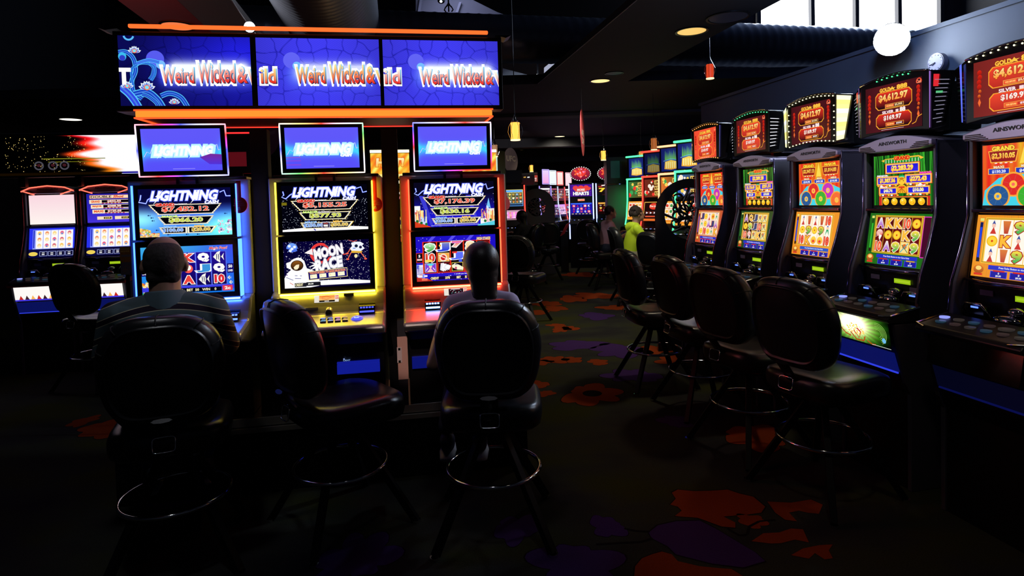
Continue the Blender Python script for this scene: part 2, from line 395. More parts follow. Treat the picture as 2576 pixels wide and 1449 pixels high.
for a in [(1892,1311,.09,5,1),(1528,1325,.12,4,2),(1490,992,.33,6,1),(1395,905,.17,6,1),(1440,905,.13,5,1),(1362,912,.12,5,1),(1372,990,.10,4,1),(1345,968,.14,5,1),
          (1340,684,.45,6,1),(1440,752,.36,5,1),(1500,744,.42,6,1),(1375,764,.3,5,1),(1398,776,.24,5,1),(1555,774,.28,5,1),(1345,787,.22,5,1),(1412,828,.2,6,1),(1435,826,.14,5,1),(1460,691,.5,6,1),(1505,911,.13,5,1),
          (1400,818,.12,5,1),(1620,783,.2,5,1),(1650,880,.24,5,1),(1700,905,.22,6,1),(1900,1100,.24,5,1),(1700,1060,.16,5,2),(1450,868,.3,5,2),(1560,882,.34,6,2),(1590,945,.26,6,2),
          (265,1078,.24,5,1),(210,1060,.14,5,1),(430,1250,.2,5,2),(1300,1330,.16,5,2),(1450,1420,.22,5,2),(900,1400,.25,6,2),(1500,795,.3,4,2)]:
    flower(*a, ph=(a[0]*.37) % 3, sx=1+.2*math.sin(a[1]))
c = atZ(1490, 990, 0); fl.add([(c.x+.08*math.cos(a), c.y+.08*math.sin(a), .0018) for a in [2*math.pi*i/20 for i in range(20)]], [tuple(range(20))], 3)
for pts in ([(1570,1330),(1600,1336),(1635,1338)], [(1500,1370),(1560,1366),(1610,1364),(1642,1355)], [(1830,1330),(1860,1348),(1880,1345),(1885,1325),(1910,1312),(1950,1308)]):
    for i in range(len(pts)-1):
        a, b_ = atZ(*pts[i], 0), atZ(*pts[i+1], 0); d = (b_-a).normalized(); n_ = Vector((-d.y, d.x, 0))*.007
        fl.add([(*(q).xy, .0014) for q in (a-n_, b_-n_, b_+n_, a+n_)], [(0, 1, 2, 3)], 3)
struct(fl.build('floor', FL))
UR = Vector((-.196, 1, 0)).normalized()       # direction in which the aisle runs
def along(px, py, z, y0, y1):
    p = atZ(px, py, z); d = UR/UR.y
    return p+d*(y0-p.y), p+d*(y1-p.y)
# low ceiling strip over the aisle and the low ceiling beyond
A2 = atZ(1320, 212, 3.08)
a0, a1 = along(1605, 0, 3.08, -1.9, A2.y); b0, b1 = along(1965, 0, 3.08, -1.9, A2.y)
mb = MB(); mb.prismz([(a0.x, a0.y), (b0.x, b0.y), (b1.x, b1.y), (a1.x, a1.y)], 3.08, 3.15)
mb.box(-8, 8, A2.y, 18.5, 3.08, 3.2); mb.box(-8, 8, -1.95, 18.5, 5.85, 5.95)
struct(mb.build('ceiling', CEILM))
mb = MB(); mb.cyl(a0+Vector((-.004, 0, .004)), a1+Vector((-.004, 0, .004)), .004, 6); struct(mb.build('trim_1', mat('edge_trim', (.3, .32, .4), .5)))  # pale rod that draws the highlight along the ceiling strip's edge
struct(MB().box(-8.1, 8.1, 18.5, 18.6, 0, 5.85).build('wall_back', BROWNW))
struct(MB().box(-8.1, -8, -2, 18.5, 0, 5.85).build('wall_left', PAINT))
struct(MB().box(8, 8.1, -2, 18.5, 0, 5.85).build('wall_right', PAINT))
struct(MB().box(-8.1, 8.1, -2.1, -2, 0, 5.85).build('wall_front', PAINT))
# wall behind the right-hand row of machines
def rowp(D, y): return (-.196*y+D, y)
RW = 3.72
mb = MB(); mb.prismz([rowp(RW, .3), rowp(RW, 7.2), rowp(RW+.12, 7.2), rowp(RW+.12, .3)], 0, 2.68)
mb.prismz([rowp(RW-.02, .3), rowp(RW-.02, 7.22), rowp(RW+.14, 7.22), rowp(RW+.14, .3)], 2.68, 2.71)
struct(mb.build('wall_partition', SLATE))
# high wall with the daylight window
wy = 10.6
xs = [atY(p, 40, wy).x for p in (1937, 2042, 2153, 2260, 2366)]
zb = atY(2150, 92, wy).z; zt = 5.7; step = xs[2]-xs[1]; x_l = xs[0]-.25
mb = MB(); mb.box(-8, x_l, wy, wy+.15, 3.2, 3.75); mb.box(x_l, xs[-1], wy, wy+.15, 3.2, zb); mb.box(x_l, xs[-1], wy, wy+.15, zt, 5.85); mb.box(xs[-1], 8, wy, wy+.15, 3.2, 5.85)
mb.box(2.4, x_l, wy, wy+.15, 3.75, 5.85)
struct(mb.build('wall_high', mat('high_wall', (.05, .035, .045), .85)))
wf = MB()
for i, x in enumerate([x_l+.04]+xs[1:]): wf.box(x-.032, x+.032, wy-.05, wy+.12, zb, zt)
wf.box(x_l, xs[-1], wy-.05, wy+.12, zb-.06, zb); wf.box(x_l, xs[-1], wy-.05, wy+.12, zt, zt+.06)
w_ = struct(wf.build('window_1', mat('window_frame', (.03, .03, .04), .5)))
skym = emit('overcast_sky', (.93, .96, 1), 6)
MB().box(x_l, xs[-1], wy+.05, wy+.07, zb, zt).build('window_pane', skym, w_, label='glowing daylit glass')
# ducts
def duct(name, a, b, r, pitch, m, label):
    a, b = Vector(a), Vector(b); L = (b-a).length; d = (b-a).normalized(); n = int(L/pitch)*4; pts = []; rs = []
    for i in range(n+1):
        pts.append(a+d*L*i/n); rs.append(r*(1+(.018 if i % 4 == 0 else 0)))
    mb = MB(); mb.tube(pts, rs, 40); o = mb.build(name, m, None, smooth=True); tag(o, label, 'duct'); return o
DUCTM = mat('duct_metal', (.16, .19, .26), .33, .7)
DUCTB = mat('galvanised_duct', (.2, .2, .23), .4, .75)
da, db = atY(945, 90, 7.15), atY(2412, 128, 9.3); dd = (db-da).normalized()
duct('spiral_duct', da-dd*1.6, db+dd*.7, .29, .135, DUCTM, 'long dark spiral air duct crossing high under the window')
bx = atY(790, 300, 4.8).x; zc = 3.74
p0 = Vector((bx, 4.8, zc)); dr = UR/UR.y
duct('spiral_duct', p0+dr*(1.9-4.8), p0+dr*(6.7-4.8), .5, .085, DUCTB, 'thick ribbed air duct overhead behind the large blue sign')
# left soffits
for nm, pa, pb, z, m in (('trim_2', 295, 445, 3.22, RED_LIT), ('trim_3', 445, 580, 3.22, GREYP)):
    a0, a1 = along(pa, 0, z, 1.2, 6.6); b0, b1 = along(pb, 0, z, 1.2, 6.6)
    mb = MB(); mb.prismz([(a0.x+.002, a0.y), (b0.x, b0.y), (b1.x, b1.y), (a1.x+.002, a1.y)], z, z+.05); struct(mb.build(nm, m))
# far ceiling beams
BEAM = mat('beam_paint', (.07, .075, .10), .8)
for i, (y, z0) in enumerate(((10.2, 3.03), (14.2, 2.87), (17.2, 2.7))):
    struct(MB().box(-8, 8, y, y+.35, z0, 3.08).build('trim_%d' % (i+4), BEAM))
# daylit clerestory panels seen past the ducts
def sheet(pts, y, t=.06):
    P = [atY(x, q, y) for x, q in pts]; mb = MB(); n = len(P)
    mb.add([tuple(p) for p in P]+[(p.x, p.y+t, p.z) for p in P], [tuple(range(n)), tuple(range(n, 2*n))[::-1]]+[(i, (i+1)%n, (i+1)%n+n, i+n) for i in range(n)])
    return mb
struct(sheet([(1046,-60),(1046,60),(1330,60),(1250,30),(1130,-30),(1100,-60)], 11.4).build('trim_7', mat('daylit_panel_a', (.5, .5, .55), .8)))
struct(sheet([(1265,172),(1350,194),(1310,230),(1265,230)], 11.2).build('trim_8', mat('daylit_panel_b', (.4, .42, .45), .8)))
o = struct(sheet([(1318,214),(1353,184),(1353,196),(1335,214)], 11.15).build('window_2', emit('daylit_window', (.9, .95, 1), 1.3)))
o = struct(sheet([(1369,170),(1395,149),(1412,149),(1369,184)], 11.1).build('window_3', emit('daylit_blind', (.42, .45, .6), .9)))
struct(sheet([(1350,140),(1354,140),(1355,200),(1352,200)], 11.0).build('trim_9', GREYP))
for k, (xa, xb, ya, yb) in enumerate(((1060, 1052, -10, 40), (1158, 1146, 5, 40))):
    struct(sheet([(xa-3, ya), (xa+3, ya), (xb+3, yb), (xb-3, yb)], 11.3).build('trim_%d' % (10+k), mat('daylit_mullion', (.8, .8, .9), .8)))

# ------------------------------------------------ ceiling lights
def downlight(px, py, r, label, col=(1, .62, .18), s=1.2, z=3.08):
    p = atZ(px, py, z)
    t = thing('downlight', label, 'ceiling light', (p.x, p.y, z), 0)
    mb = MB(); n = 28
    mb.loft([[(q*math.cos(2*math.pi*k/n), q*math.sin(2*math.pi*k/n), zz) for k in range(n)] for q, zz in ((r*1.12, 0), (r*1.12, -.008), (r, -.008), (r*.97, .0))], False)
    mb.build('trim_ring', DARKM, t, smooth=False)
    mb = MB(); mb.lathe([(r*.96, -.004), (.001, -.003)], n); mb.build('lamp', emit('lamp_%d' % int(s*100), col, s), t)
    return t
for a in ((1740, 78, .13, 'gold downlight nearest the camera in the ceiling strip over the aisle', (1, .60, .16), 1.0),
          (1510, 203, .12, 'yellow round downlight at the edge of the low ceiling', (1, .72, .28), 1.3),
          (1575, 285, .12, 'pale downlight over the aisle, third from the camera', (1, .85, .5), 1.6),
          (1408, 343, .12, 'small white downlight above the hanging red disc', (1, .9, .7), 1.6),
          (178, 300, .15, 'white downlight at far left above the wide display', (1, .95, .8), 1.5),
          (1527, 376, .12, 'tiny far downlight beside the hanging amber lantern', (1, .85, .6), 1.2),
          (1312, 377, .12, 'faint far downlight beside the round grey disc', (1, .85, .6), 1.0)):
    downlight(*a)
downlight(447, 65, .13, 'orange downlight just above the left end of the large sign', (1, .22, .07), .9, 3.215)
downlight(1832, 43, .16, 'unlit round ceiling fitting in the strip over the aisle', (.01, .01, .02), .5)
downlight(1545, 184, .10, 'unlit grey ceiling fitting beyond the yellow downlight', (.02, .018, .03), .5)
# flood light on the partition, track spotlight on the left
def floodlamp(p, r, label, d, s):
    t = thing('floodlight', label, 'spotlight', p)
    d = Vector(d).normalized()
    mb = MB(); mb.tube([d*.0, -d*r*.6, -d*r*1.6], [r*1.0, r*1.0, r*.5], 24); mb.build('housing', DARKM, t, smooth=True)
    mb = MB(); mb.ell(d*r*.02, (r, r, r*.45), 24, 12, R=d.to_track_quat('Z', 'Y').to_matrix()); mb.build('lens', emit('flood_lens_%d' % s, (.82, .9, 1), s), t, smooth=True)
    mb = MB(); mb.bar(-d*r, -d*r+(Vector((.05, .01, -.06)) if p[2] < 2.9 else Vector((0, 0, r*4))), r*.2); mb.build('bracket', DARKM, t)
    return t
fp = Vector((*rowp(RW+.02, 4.45), 2.80)); fp = atY(2243, 100, 4.15)
floodlamp(fp, .108, 'glaring white floodlight beside the top of the right wall', (EYE-fp)+Vector((0, 0, -.6)), 130)
sp_ = atY(628, 68, 4.0)
floodlamp(sp_, .034, 'small bright spotlight just above the large sign', EYE-sp_, 30)
tag(MB().tube([atY(575, -12, 4.0), atY(602, 30, 4.0), atY(628, 66, 4.03)], .004, 6).build('lamp_cable', mat('pale_cable', (.8, .8, .8), .5)), 'thin pale cable leading down to the small spotlight above the sign', 'cable')
# track lamp cluster above the cross duct
t = thing('hanging_claw_fitting', 'small black three-pronged fitting hanging above the cross duct', 'fitting', atY(1128, 4, 9.6))
mb = MB(); mb.tube([(0, 0, .5), (0, 0, -.02), (0, 0, -.05)], [.012, .012, .03], 8); mb.build('stem', BLACK, t)
for s_ in (-1, 0, 1):
    MB().tube([(0, 0, -.04), (s_*.05, 0, -.09), (s_*.07, 0, -.13), (s_*.045, 0, -.16)], .011, 6).build('prong', BLACK, t)
t = thing('track_spotlight', 'small round spotlight hanging at the top edge left of the claw fitting', 'spotlight', atY(1110, 2, 9.6))
MB().ell((0, 0, 0), (.06, .05, .045), 14, 8).build('housing', BLACK, t, smooth=True)
MB().ell((0, -.03, -.02), (.025, .03, .02), 10, 6).build('lens', emit('lens_soft', (.8, .85, 1), 1.5), t, smooth=True)
MB().cyl((0, 0, .03), (0, 0, .8), .008, 6).build('stem', BLACK, t)
# wall clock
cp = atY(2355, 157, 4.02)
t = thing('wall_clock', 'round white wall clock on the right wall above the nearest machine', 'clock', cp, math.radians(-78.9))
MB().tube([(0, .03, 0), (0, -.005, 0)], .062, 28).build('case', mat('clock_case', (.06, .06, .1), .4), t)
MB().tube([(0, -.004, 0), (0, -.008, 0)], .056, 28).build('dial', mat('clock_dial', (.16, .17, .28), .6), t)
mk = MB()
for k in range(12):
    a = k*math.pi/6; mk.bar((.045*math.sin(a), -.009, .045*math.cos(a)), (.051*math.sin(a), -.009, .051*math.cos(a)), .005, .002)
mk.build('hour_marks', BLACK, t)
mk = MB(); mk.bar((0, -.011, 0), (-.022, -.011, -.018), .004, .002); mk.bar((0, -.011, 0), (-.045, -.011, -.012), .003, .002); mk.build('hands', BLACK, t)

# ------------------------------------------------ stool
def superell(a, b, e, n=36):
    out = []
    for k in range(n):
        t_ = 2*math.pi*k/n; c_, s_ = math.cos(t_), math.sin(t_)
        out.append((a*math.copysign(abs(c_)**e, c_), b*math.copysign(abs(s_)**e, s_)))
    return out
def back_pt(x, z, s, y):
    # x,z on the outline scaled s about the centre of the back
    x *= s; z *= s
    x *= 1+.36*z+2.2*min(0, z+.02)*abs(z) if z < 0 else 1
    yy = y+.75*x*x-(z+.23)*.16-.215
    return (x, yy, .935+z)
def make_stool(label):
    t = thing('casino_stool', label, 'stool')
    OB = [(.243*math.copysign(abs(math.cos(q))**(.62 if math.sin(q) >= 0 else .36), math.cos(q)), .235*math.copysign(abs(math.sin(q))**(.92 if math.sin(q) >= 0 else .5), math.sin(q))) for q in [2*math.pi*k/44 for k in range(44)]]
    prof = [(.02,-.05),(.5,-.052),(.78,-.046),(.80,-.046),(.815,-.058),(.83,-.058),(.845,-.044),(.86,-.042),(.955,-.032),(1.0,-.006),(1.0,.03),(.97,.055),(.88,.066),(.5,.06),(.02,.055)]
    mb = MB(); mb.loft([[back_pt(x, z, s, y) for x, z in OB] for s, y in prof])
    br = mb.build('backrest', VINYL, t, smooth=True)
    for k in (3, 7, 11, 15, 19):
        x, z = OB[k]; MB().tube([back_pt(x, z, .87, -.044), back_pt(x, z, .96, -.034), back_pt(x, z, 1.004, -.006), back_pt(x, z, 1.004, .03), back_pt(x, z, .97, .058)], .0028, 5).build('seam', SEAM, br)
    OS = superell(.245, .262, .5, 40)
    prof = [(.02, .535), (.9, .535), (.97, .55), (1.0, .585), (1.0, .62), (.96, .645), (.85, .658), (.5, .655), (.02, .65)]
    mb = MB(); mb.loft([[(x*s, y*s+.035, z-(.12*max(0, y*s-.12)) + .10*max(0, -y*s-.15)) for x, y in OS] for s, z in prof])
    mb.build('seat', VINYL, t, smooth=True)
    mb = MB(); mb.tube([back_pt(0, -.2, 1, -.075), (0, -.20, .61), (0, -.13, .528), (0, 0, .520)], [(.04, .012)]*4, 8); mb.build('back_bracket', DARKM, t)
    pts = []
    for k in range(20):
        a = 2*math.pi*k/20; ca, sa = math.cos(a), math.sin(a)
        pts.append((.043*math.copysign(abs(ca)**.35, ca), -.268+.01*sa, .625+.030*math.copysign(abs(sa)**.35, sa)))
    MB().tube(pts, .0032, 6, closed=True).build('handle', CHROME, t, smooth=True)
    mb = MB(); mb.box(-.11, .11, -.11, .11, .517, .534); mb.cyl((0, 0, .475), (0, 0, .517), .075, 20); mb.build('swivel_plate', BLACK, t)
    mb = MB(); mb.tube([((.228)*math.cos(2*math.pi*k/56), .228*math.sin(2*math.pi*k/56), .3) for k in range(56)], .0095, 10, closed=True); mb.build('foot_ring', CHROME, t, smooth=True)
    for sx, sy in ((1, 1), (-1, 1), (-1, -1), (1, -1)):
        mb = MB(); mb.bar((.05*sx, .05*sy, .488), (.265*sx, .265*sy, .012), .034)
        lg = mb.build('leg', mat('leg_black', (.003, .003, .004), .45, spec=.3), t, bevel=.003)
        MB().cyl((.267*sx, .267*sy, 0), (.267*sx, .267*sy, .014), .022, 12).build('foot_glide', CHROME, lg)
    return t
STOOL0 = None
def stool(px, py, deg, label, z=.3, group='black vinyl casino stools', pos=None):
    """centre of the foot ring seen at px,py; deg = direction faced, clockwise from straight ahead"""
    global STOOL0
    p = pos if pos is not None else atZ(px, py, z)
    if STOOL0 is None: STOOL0 = make_stool(label); r = STOOL0
    else: r = dup(STOOL0)
    put(r, (p.x, p.y, 0), math.radians(-deg), label, group); return r
S1 = stool(445, 1240, -22, 'stool the man in the striped shirt sits on, nearest left')
S3 = stool(1242, 1172, 0, 'stool the long-haired woman sits on, back facing the camera')
S2 = stool(858, 1165, 49, 'empty stool turned sideways in front of the yellow machine')
R1 = stool(1647, 877, 82, 'farthest of the four empty stools along the right row')
R2 = stool(1763, 928, 78, 'second farthest empty stool along the right row')
R3 = stool(1885, 1007, 68, 'empty stool second nearest the camera in the right row')
R4 = stool(2070, 1095, 66, 'nearest empty stool on the right, before the green belly glass')
# ------------------------------------------------ pictures on the screens
def np_noise(U, V, f, seed=0):
    return np.sin(U*f*1.7+seed)*np.cos(V*f*2.3+seed*1.3)+.5*np.sin(U*f*4.1+V*f*3.3+seed*2)+.25*np.sin(U*f*9.7-V*f*8.1+seed)
def pv_sign(idx):
    W_, H_ = .655, .368; cv = Canvas(W_, H_, (0, 0, 0), 1.0)
    rs = np.random.RandomState(3+idx); pts = []
    for i in range(9):
        for j in range(5): pts.append(((i+.5+rs.uniform(-.38, .38))/9, (j+.5+rs.uniform(-.38, .38))/5))
    pts = np.array(pts)
    def fn(U, V):
        wU = U+.006*np.sin(V*31+U*17); wV = V+.008*np.sin(U*37+V*11)
        d = np.sqrt(((wU[..., None]-pts[:, 0])*1.78)**2+(wV[..., None]-pts[:, 1])**2); d.sort(axis=-1)
        e = np.clip((d[..., 1]-d[..., 0])/.016, 0, 1); tex = .92+.08*np.sin(U*300)*np.sin(V*211+U*60)
        tx = .66 if idx == 0 else (.60 if idx == 1 else .62)
        g = np.exp(-(np.maximum(np.abs(U-tx)-.30, 0)/.07)**2-((V-.55)/.17)**2)
        hot = np.clip(1.7*np.exp(-(np.maximum(np.abs(U-tx-.02)-.25, 0)/.06)**2-((V-.50)/.12)**2), 0, 1)*(1 if idx != 1 else .8)
        if idx == 0:
            dk = np.clip((U-.12)/.75, 0, 1)*.8+.12; dk = dk*(.55+.45*np.exp(-((V-.25)/.35)**2)); dk = np.maximum(dk, g)
            r, gg, b = 8+30*dk, 8+28*dk, 70+185*dk
        else:
            dk = .8+.2*np.exp(-((U-.5)/.5)**2); r, gg, b = 70*dk, 66*dk, 262*dk
        lo = .45+.55*e; r, gg, b = r*lo*tex, gg*lo*tex, b*(.70+.30*e)*tex
        r = r+(90-r)*g*.8; gg = gg+(120-gg)*g*.8; b = b+(255-b)*g
        r = r+(250-r)*hot; gg = gg+(255-gg)*hot; b = b+(262-b)*hot
        return r, gg, b
    cv.grid(fn, 168, 92)
    bx_ = (.27, .28, .28)[idx]; cv.ell(bx_, .33, .068, None, (98, 100, 245) if idx else (88, 92, 240), 28); cv.ell(bx_+.04, .41, .035, None, (120, 190, 255), 20)
    WORD = [('Weird', .31, .56, .44, .68), ('Wicked', .585, .875, .38, .675), ('&', .89, .965, .42, .675), ('W', .975, 1.12, .46, .675)]
    if idx == 1: WORD = [('ild', .03, .15, .45, .675), ('Weird', .31, .55, .42, .675), ('Wicked', .58, .87, .38, .675), ('&', .885, .955, .40, .675), ('W', .965, 1.12, .46, .675)]
    if idx == 2: WORD = [('ild', .01, .14, .45, .675), ('Weird', .31, .56, .44, .685), ('Wicked', .585, .87, .40, .685), ('&', .885, .95, .44, .685), ('W', .965, 1.15, .48, .685)]
    for w_, x0, x1, y0, y1 in WORD:
        cx, cy, ww, hh = (x0+x1)/2, (y0+y1)/2, x1-x0, y1-y0
        cv.text(w_, cx, cy, ww, hh, (255, 255, 255), None, .10)
    for w_, x0, x1, y0, y1 in WORD:
        cx, cy, ww, hh = (x0+x1)/2, (y0+y1)/2, x1-x0, y1-y0
        cv.text(w_, cx+.006, cy+.004, ww*.98, hh*.92, (120, 210, 255), (30, 20, 60), .035)
        cv.text(w_, cx, cy, ww*.96, hh*.9, (255, 255, 240) if idx != 1 else (255, 240, 150), (232, 40, 30), .022)
    if idx == 0:
        def vine(pts, w, c=(20, 60, 190)):
            P = [Vector(p) for p in pts]; Q = []
            for i in range(len(P)-1):
                a, b_, c_, d_ = P[max(i-1, 0)], P[i], P[i+1], P[min(i+2, len(P)-1)]
                for k in range(8):
                    t = k/8; Q.append(.5*((2*b_)+(c_-a)*t+(2*a-5*b_+4*c_-d_)*t*t+(3*b_-3*c_+d_-a)*t**3))
            Q.append(P[-1]); cv.line(Q, w, (90, 200, 255)); cv.line(Q, w*.72, c); cv.line(Q, w*.2, (70, 130, 230))
        vine([(.0, .24), (.06, .235), (.11, .33), (.12, .5), (.09, .65), (.10, .8), (.16, .9)], .035)
        vine([(.12, .44), (.18, .37), (.25, .44), (.245, .55), (.22, .62)], .022)
        vine([(.10, .72), (.09, .5), (.14, .41), (.2, .395), (.26, .43), (.265, .54), (.235, .64)], .018, (10, 90, 210))
        vine([(.1, .83), (.2, .8), (.27, .9), (.31, 1.02)], .05); vine([(.0, .72), (.06, .82), (.1, .92), (.13, 1.02)], .06, (50, 70, 230))
        vine([(.16, .84), (.2, .86), (.26, .95), (.28, 1.03)], .03); vine([(.3, .86), (.37, .82), (.45, .88), (.50, 1.03)], .04)
        vine([(.13, .40), (.22, .35), (.3, .38)], .03, (60, 110, 240))
        def lotus(x, y, r):
            for a in (-1.25, 1.25, -.75, .75, -.3, .3, 0):
                dx, dy = math.sin(a), -math.cos(a); px, py = -dy, dx; P = []
                for t, wd in ((0, .06), (.35, .2), (.7, .2), (1, 0), (.7, -.2), (.35, -.2), (0, -.06)): P.append((x+(dx*t+px*wd)*r, y+(dy*t+py*wd)*r*1.78))
                cv.poly(P, (240, 250, 255)); P2 = [(x+(q[0]-x)*.8, y+(q[1]-y)*.82) for q in P]; cv.poly(P2, (90, 150, 230), (110, 60, 190))
            cv.ell(x, y-.02, r*.33, None, (255, 120, 60)); cv.ell(x, y-.022, r*.22, None, (120, 230, 255))
        lotus(.12, .24, .052); lotus(.2, .76, .066); lotus(.40, .97, .045); lotus(.055, .74, .05)
        cv.text('T', .035, .58, .09, .21, (255, 255, 255), None, .05)
        cv.ring(.083, .0, .035, .014, (90, 190, 255), 16, .2, 3.0)
        cv.ell(.03, .30, .03, .06, (60, 190, 240), 18); cv.ell(.03, .32, .022, .04, (50, 60, 200), 16)
    return cv
def bolt(cv, pts, w=.008, c=(215, 235, 255)):
    cv.line(pts, w*2.2, (70, 90, 255)); cv.line(pts, w, c)
def lightning_title(cv, cy, h, x0, x1, c=(255, 255, 255), out=(90, 110, 255), glow=False):
    cv.text('LIGHTNING', (x0+x1)/2, cy, x1-x0, h, c, None, .05, .28, out=out, ow=.05)
    for fx in (.115, .66):
        x = x0+(x1-x0)*fx; cv.poly([(x+.055, cy-h*.66), (x-.035, cy+h*.1), (x+.0, cy+h*.1), (x-.06, cy+h*.95), (x+.045, cy-h*.02), (x+.012, cy-h*.02)], c)
    cv.text('CASH', x1-.07, cy+h*.78, .15, h*.34, c, None, .06, .2, out=out, ow=.04)
def pv_ltop(k):
    cv = Canvas(.40, .228, (60, 50, 250))
    def fn(U, V):
        g = np.exp(-((V-.56)/.13)**2)*np.clip(1.1-np.abs(U-.5)*.35, 0, 1); e = np.exp(-np.minimum(U, 1-U)/.03)*np.exp(-((V-.55)/.25)**2)
        if k == 0: g = g*.75
        base = .5+.5*np.exp(-((V-.1)/.5)**2)
        r, gg, b = 78+18*base, 70+18*base, 250+0*U
        g = np.clip(g+.6*e, 0, 1)
        return r+(70-r)*g, gg+(215-gg)*g, b+(262-b)*g
    cv.grid(fn, 90, 50)
    bolt(cv, [(.02, .66), (.06, .54), (.10, .58), (.13, .44), (.17, .4)], .007, (235, 255, 255)); bolt(cv, [(.9, .42), (.95, .38), (.965, .52), (.99, .5)], .007, (235, 255, 255))
    cv.text('LIGHTNING', .52, .525, .78, .22, (190, 248, 255), None, .17, .28)
    lightning_title(cv, .525, .20, .15, .89, (255, 255, 255), (225, 250, 255))
    cv.rect(.37, .945, .65, .955, (170, 160, 250))
    if k == 0: cv.poly([(.72, .68), (.86, .60), (1, .62), (1, .86), (.84, .85)], (120, 40, 150), (80, 50, 220))
    if k == 1:
        for y in (.72, .8, .9): cv.rect(.0, y, .2, y+.012, (170, 60, 190))
    return cv
def jackpots(cv, g, mj, mn, mi, y0=.34):
    def plate(x0, x1, y0, y1, sl):
        n = 5; L = []
        for i in range(n+1):
            t = i/n; L.append((x0+sl*t, y0+(y1-y0)*t))
            if i < n: L.append((x0+sl*t+.022, y0+(y1-y0)*(t+.75/n)))
        R_ = [(1-p[0]+0*(x1), p[1]) for p in L][::-1]
        if abs(x0+x1-1) > .01: R_ = [(x1, y1), (x1, y0)]
        for w_, c in ((.017, (255, 215, 90)), (.011, (255, 255, 245))):
            cv.poly([(L[0][0]-w_, L[0][1]-w_)]+[(p[0]-w_, p[1]) for p in L[1:-1]]+[(L[-1][0]-w_, L[-1][1]+w_), (R_[0][0]+w_, R_[0][1]+w_)]+[(p[0]+w_, p[1]) for p in R_[1:-1]]+[(R_[-1][0]+w_, R_[-1][1]-w_)], c)
        cv.poly(L+R_, (4, 2, 12))
    def plate_r(x0, x1, y0, y1, sl):
        for w_, c in ((.017, (255, 215, 90)), (.011, (255, 255, 245))): cv.poly([(x0-w_, y0-w_), (x0-w_, y1+w_), (x1-sl+w_, y1+w_), (x1+w_*2, y0-w_)], c)
        cv.poly([(x0, y0), (x0, y1), (x1-sl, y1), (x1, y0)], (4, 2, 12))
    plate(.12, .88, .345, .525, .09); plate(.21, .79, .60, .735, .06); plate(.22, .49, .82, .925, .035); plate_r(.53, .80, .82, .925, .045)
    cv.text('GRAND', .28, .335, .2, .055, (225, 40, 30), None, .06, out=(255, 210, 190), ow=.05); cv.text('JACKPOT', .45, .332, .14, .035, (230, 225, 240), None, .03)
    cv.text(g, .5, .435, .5, .105, (235, 60, 40), (255, 110, 80), .03, out=(255, 245, 230), ow=.035)
    cv.text('MAJOR', .33, .585, .17, .05, (225, 255, 140), None, .06, out=(60, 120, 40), ow=.04); cv.text('JACKPOT', .48, .585, .13, .033, (230, 225, 240), None, .03)
    cv.text(mj, .5, .665, .36, .095, (215, 225, 60), (190, 205, 70), .03, out=(255, 255, 225), ow=.035)
    cv.text('MINOR', .33, .798, .14, .04, (150, 200, 255), None, .05); cv.text('MINI', .64, .798, .1, .04, (255, 200, 80), None, .05)
    cv.text(mn, .355, .872, .22, .075, (110, 165, 255), None, .03, out=(240, 250, 255), ow=.04); cv.text(mi, .66, .872, .2, .075, (225, 180, 50), None, .03, out=(255, 250, 200), ow=.04)
def pv_reef_top():
    cv = Canvas(.47, .262)
    def fn(U, V):
        t = np.clip((V-.3)/.25, 0, 1); r = 6+t*(30+40*V); g = 6+t*(150*V+70*np.clip(U, 0, 1)*.5); b = 60+t*195; c = np.exp(-((U-.0)/.25)**2-((V-.62)/.2)**2)+np.exp(-((U-1)/.3)**2-((V-.8)/.25)**2)
        return r+c*90, g+c*150, b
    cv.grid(fn, 70, 40)
    for i in range(150):
        x = random.random()*.2; y = 1-random.random()*(.18 if x < .12 else .10)*(1-x*2); cv.ell(x, y, random.uniform(.006, .016), None, random.choice(((240, 180, 40), (255, 220, 110), (230, 70, 40), (255, 240, 210), (120, 200, 90))), 7); cv.L -= 1
    for i in range(70):
        x = 1-random.random()*.16; y = .68+random.random()*.28; cv.ell(x, y, random.uniform(.006, .016), None, random.choice(((255, 240, 250), (190, 240, 255), (230, 120, 190), (120, 220, 230))), 7); cv.L -= 1
    for x, y in ((.10, .55), (.13, .6), (.93, .55), (.18, .86), (.88, .9), (.14, .66), (.96, .72), (.5, .965), (.3, .96), (.62, .97)): cv.poly([(x-.014, y), (x, y-.015), (x+.014, y), (x+.022, y-.014), (x+.022, y+.014), (x+.012, y), (x, y+.015)], (10, 40, 110))
    bolt(cv, [(.03, .12), (.02, .22), (.0, .27), (.08, .3), (.1, .22), (.14, .18)]); bolt(cv, [(.88, .1), (.93, .06), (.95, .18), (1, .18)]); 
    jackpots(cv, '$7,452.12', '$866.20', '$100.00', '$20.00'); lightning_title(cv, .15, .19, .13, .86)
    return cv
def pv_moon_top():
    cv = Canvas(.47, .262, (2, 2, 14)); cv.stars(420, (0, .3, 1, .97)); cv.poly([(0, .99), (0, .95), (.25, .915), (.5, .905), (.8, .91), (1, .935), (1, .99)], (255, 255, 255))
    cv.line([(.38, .98), (.34, .9), (.31, .78), (.30, .6)], .012, (40, 40, 200)); cv.rect(.0, .36, .06, .42, (120, 110, 20))
    bolt(cv, [(.02, .12), (.03, .2), (.0, .24), (.05, .28), (.1, .2), (.14, .16)]); bolt(cv, [(.86, .1), (.93, .06), (.95, .18), (1, .16)])
    jackpots(cv, '$5,155.25', '$577.93', '$250.00', '$50.00'); lightning_title(cv, .15, .19, .13, .86)
    cv.frame(.455, .80, .545, .935, (200, 200, 230), .006); cv.rect(.465, .815, .535, .92, (30, 20, 60)); cv.rect(.475, .828, .525, .843, (220, 90, 70)); cv.rect(.475, .86, .525, .905, (240, 235, 230))
    return cv
